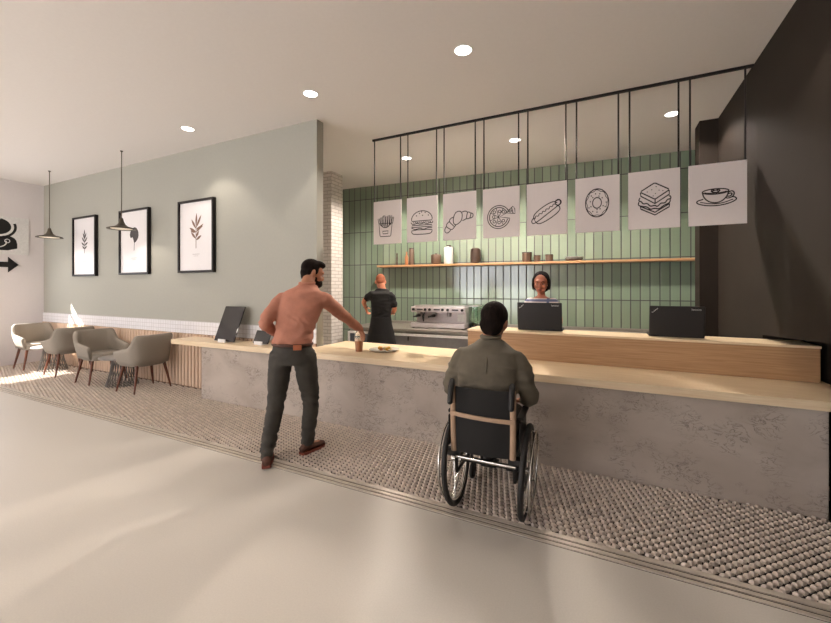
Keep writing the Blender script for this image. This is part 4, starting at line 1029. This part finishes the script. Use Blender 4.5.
for h_, k_, a_ in lg:
    mu, ms = MB(), MB(); shoe(mu, ms, a_, fb_, sole_z=0.0); so_ = obj('shoe', mu, 'rubber', ba, smooth='all'); obj('sole', ms, 'rubber', so_)
hb = MB(); e = lambda c, r: hb.ell(c, r, mtx=HM, nu=20, nv=14)
e((0, -.018, .034), (.073, .090, .082)); e((0, -.05, -.01), (.06, .048, .05)); remesh(hb, 'hair', .007, 'hairshort', ba, 2)
obj('wristwatch', MB().tube([wL+(rb_*math.cos(a)+fb_*math.sin(a))*.029 for a in [k*2*PI/16 for k in range(16)]], .009, n=8, close=True), 'black', ba, smooth='all')
eyes(ba, HM, .95)
center_root(ba, (pel.x, pel.y, 0))

# ---- woman behind the laptop
wo = thing('person', 'woman with dark hair and striped top facing us behind the laptop', 'person')
D1 = 4.52; hc = P_(541, 283.5, D1); toc = Vector((0, 0, 0))-Vector((hc.x, hc.y, 0)); toc.normalize(); toc = (toc+Vector((-.12, 0, 0))).normalized()
fo = toc; ro = Vector((fo.y, -fo.x, 0))
hr, hf, hu = frame(fo+Vector((0, 0, -.10))); HM = basis(hr, hf, hu, hc)
base = Vector((hc.x, hc.y, 0))-fo*.04
pel = base+up*.93; wai = base+up*1.06; ches = base+up*1.25; uch = base+up*1.345; nb = base+up*1.412+fo*.01
sL, sR = uch-ro*.145-up*.02, uch+ro*.145-up*.02; eL, eR = base-ro*.22+up*1.08, base+ro*.22+up*1.08; wL, wR = base-ro*.17+fo*.17+up*1.09, base+ro*.17+fo*.17+up*1.09
def tw(o): return [(pel-up*.08, ro, fo, .15+o, .11+o), (pel, ro, fo, .16+o, .115+o), (wai, ro, fo, .125+o, .095+o), (ches, ro, fo, .145+o, .115+o), (uch, ro, fo, .145+o, .085+o), (nb-up*.015, ro, fo, .07+o, .055+o), (nb, ro, fo, .048+o, .048+o)]
b = MB(); loft(b, tw(-.01)); limb(b, [nb-up*.04, nb+up*.03, hc-hu*.03], [.045, .043, .044]); head(b, HM, 1.1, True)
limb(b, [sL, eL, wL], [.042, .034, .024]); limb(b, [sR, eR, wR], [.042, .034, .024])
hand(b, wL, fo+ro*.3, -up, 1, .3, .9); hand(b, wR, fo-ro*.3, -up, -1, .3, .9)
lg = [(pel+ro*q*.08-up*.06, Vector((pel.x, pel.y, .48))+ro*q*.09, Vector((pel.x, pel.y, .10))+ro*q*.09) for q in (-1, 1)]
for h_, k_, a_ in lg: limb(b, [h_, k_, a_], [.08, .05, .036]); b.tube([a_, a_+fo*.06-up*.045, a_+fo*.13-up*.055], [.034, .03, .022], n=12, round_ends=True)
remesh(b, 'body', .008, 'skin_w', wo, 3)
s4 = MB(); loft(s4, tw(.006)[1:-2]+[(uch+up*.03, ro, fo, .095, .07)])
limb(s4, [sL+ro*.03, sL, (sL+eL)/2], [.055, .056, .05]); limb(s4, [sR-ro*.03, sR, (sR+eR)/2], [.055, .056, .05])
remesh(s4, 'striped_top', .010, 'top_w', wo, 4)
t4 = MB(); loft(t4, [(pel-up*.08, ro, fo, .16, .12), (pel+up*.05, ro, fo, .155, .115)])
for h_, k_, a_ in lg: limb(t4, [h_, k_, a_+up*.02], [.09, .062, .052])
remesh(t4, 'trousers', .012, 'blackcloth', wo, 3)
for h_, k_, a_ in lg:
    mu, ms = MB(), MB(); shoe(mu, ms, a_, fo, L=.24, sole_z=0.0); so_ = obj('shoe', mu, 'rubber', wo, smooth='all'); obj('sole', ms, 'rubber', so_)
hb = MB(); e = lambda c, r: hb.ell(c, r, mtx=HM, nu=20, nv=14)
e((0, -.034, .050), (.096, .106, .096)); e((0, -.058, -.03), (.094, .058, .085)); e((.090, -.006, -.005), (.015, .040, .075)); e((-.090, -.006, -.005), (.015, .040, .075))
remesh(hb, 'hair', .007, 'hair2', wo, 2)
eyes(wo, HM, 1.1)
obj('lips', MB().ell([0, .1095, -.064], [.024, .008, .008], mtx=HM), 'lip', wo, smooth='all')
center_root(wo, (pel.x, pel.y, 0))
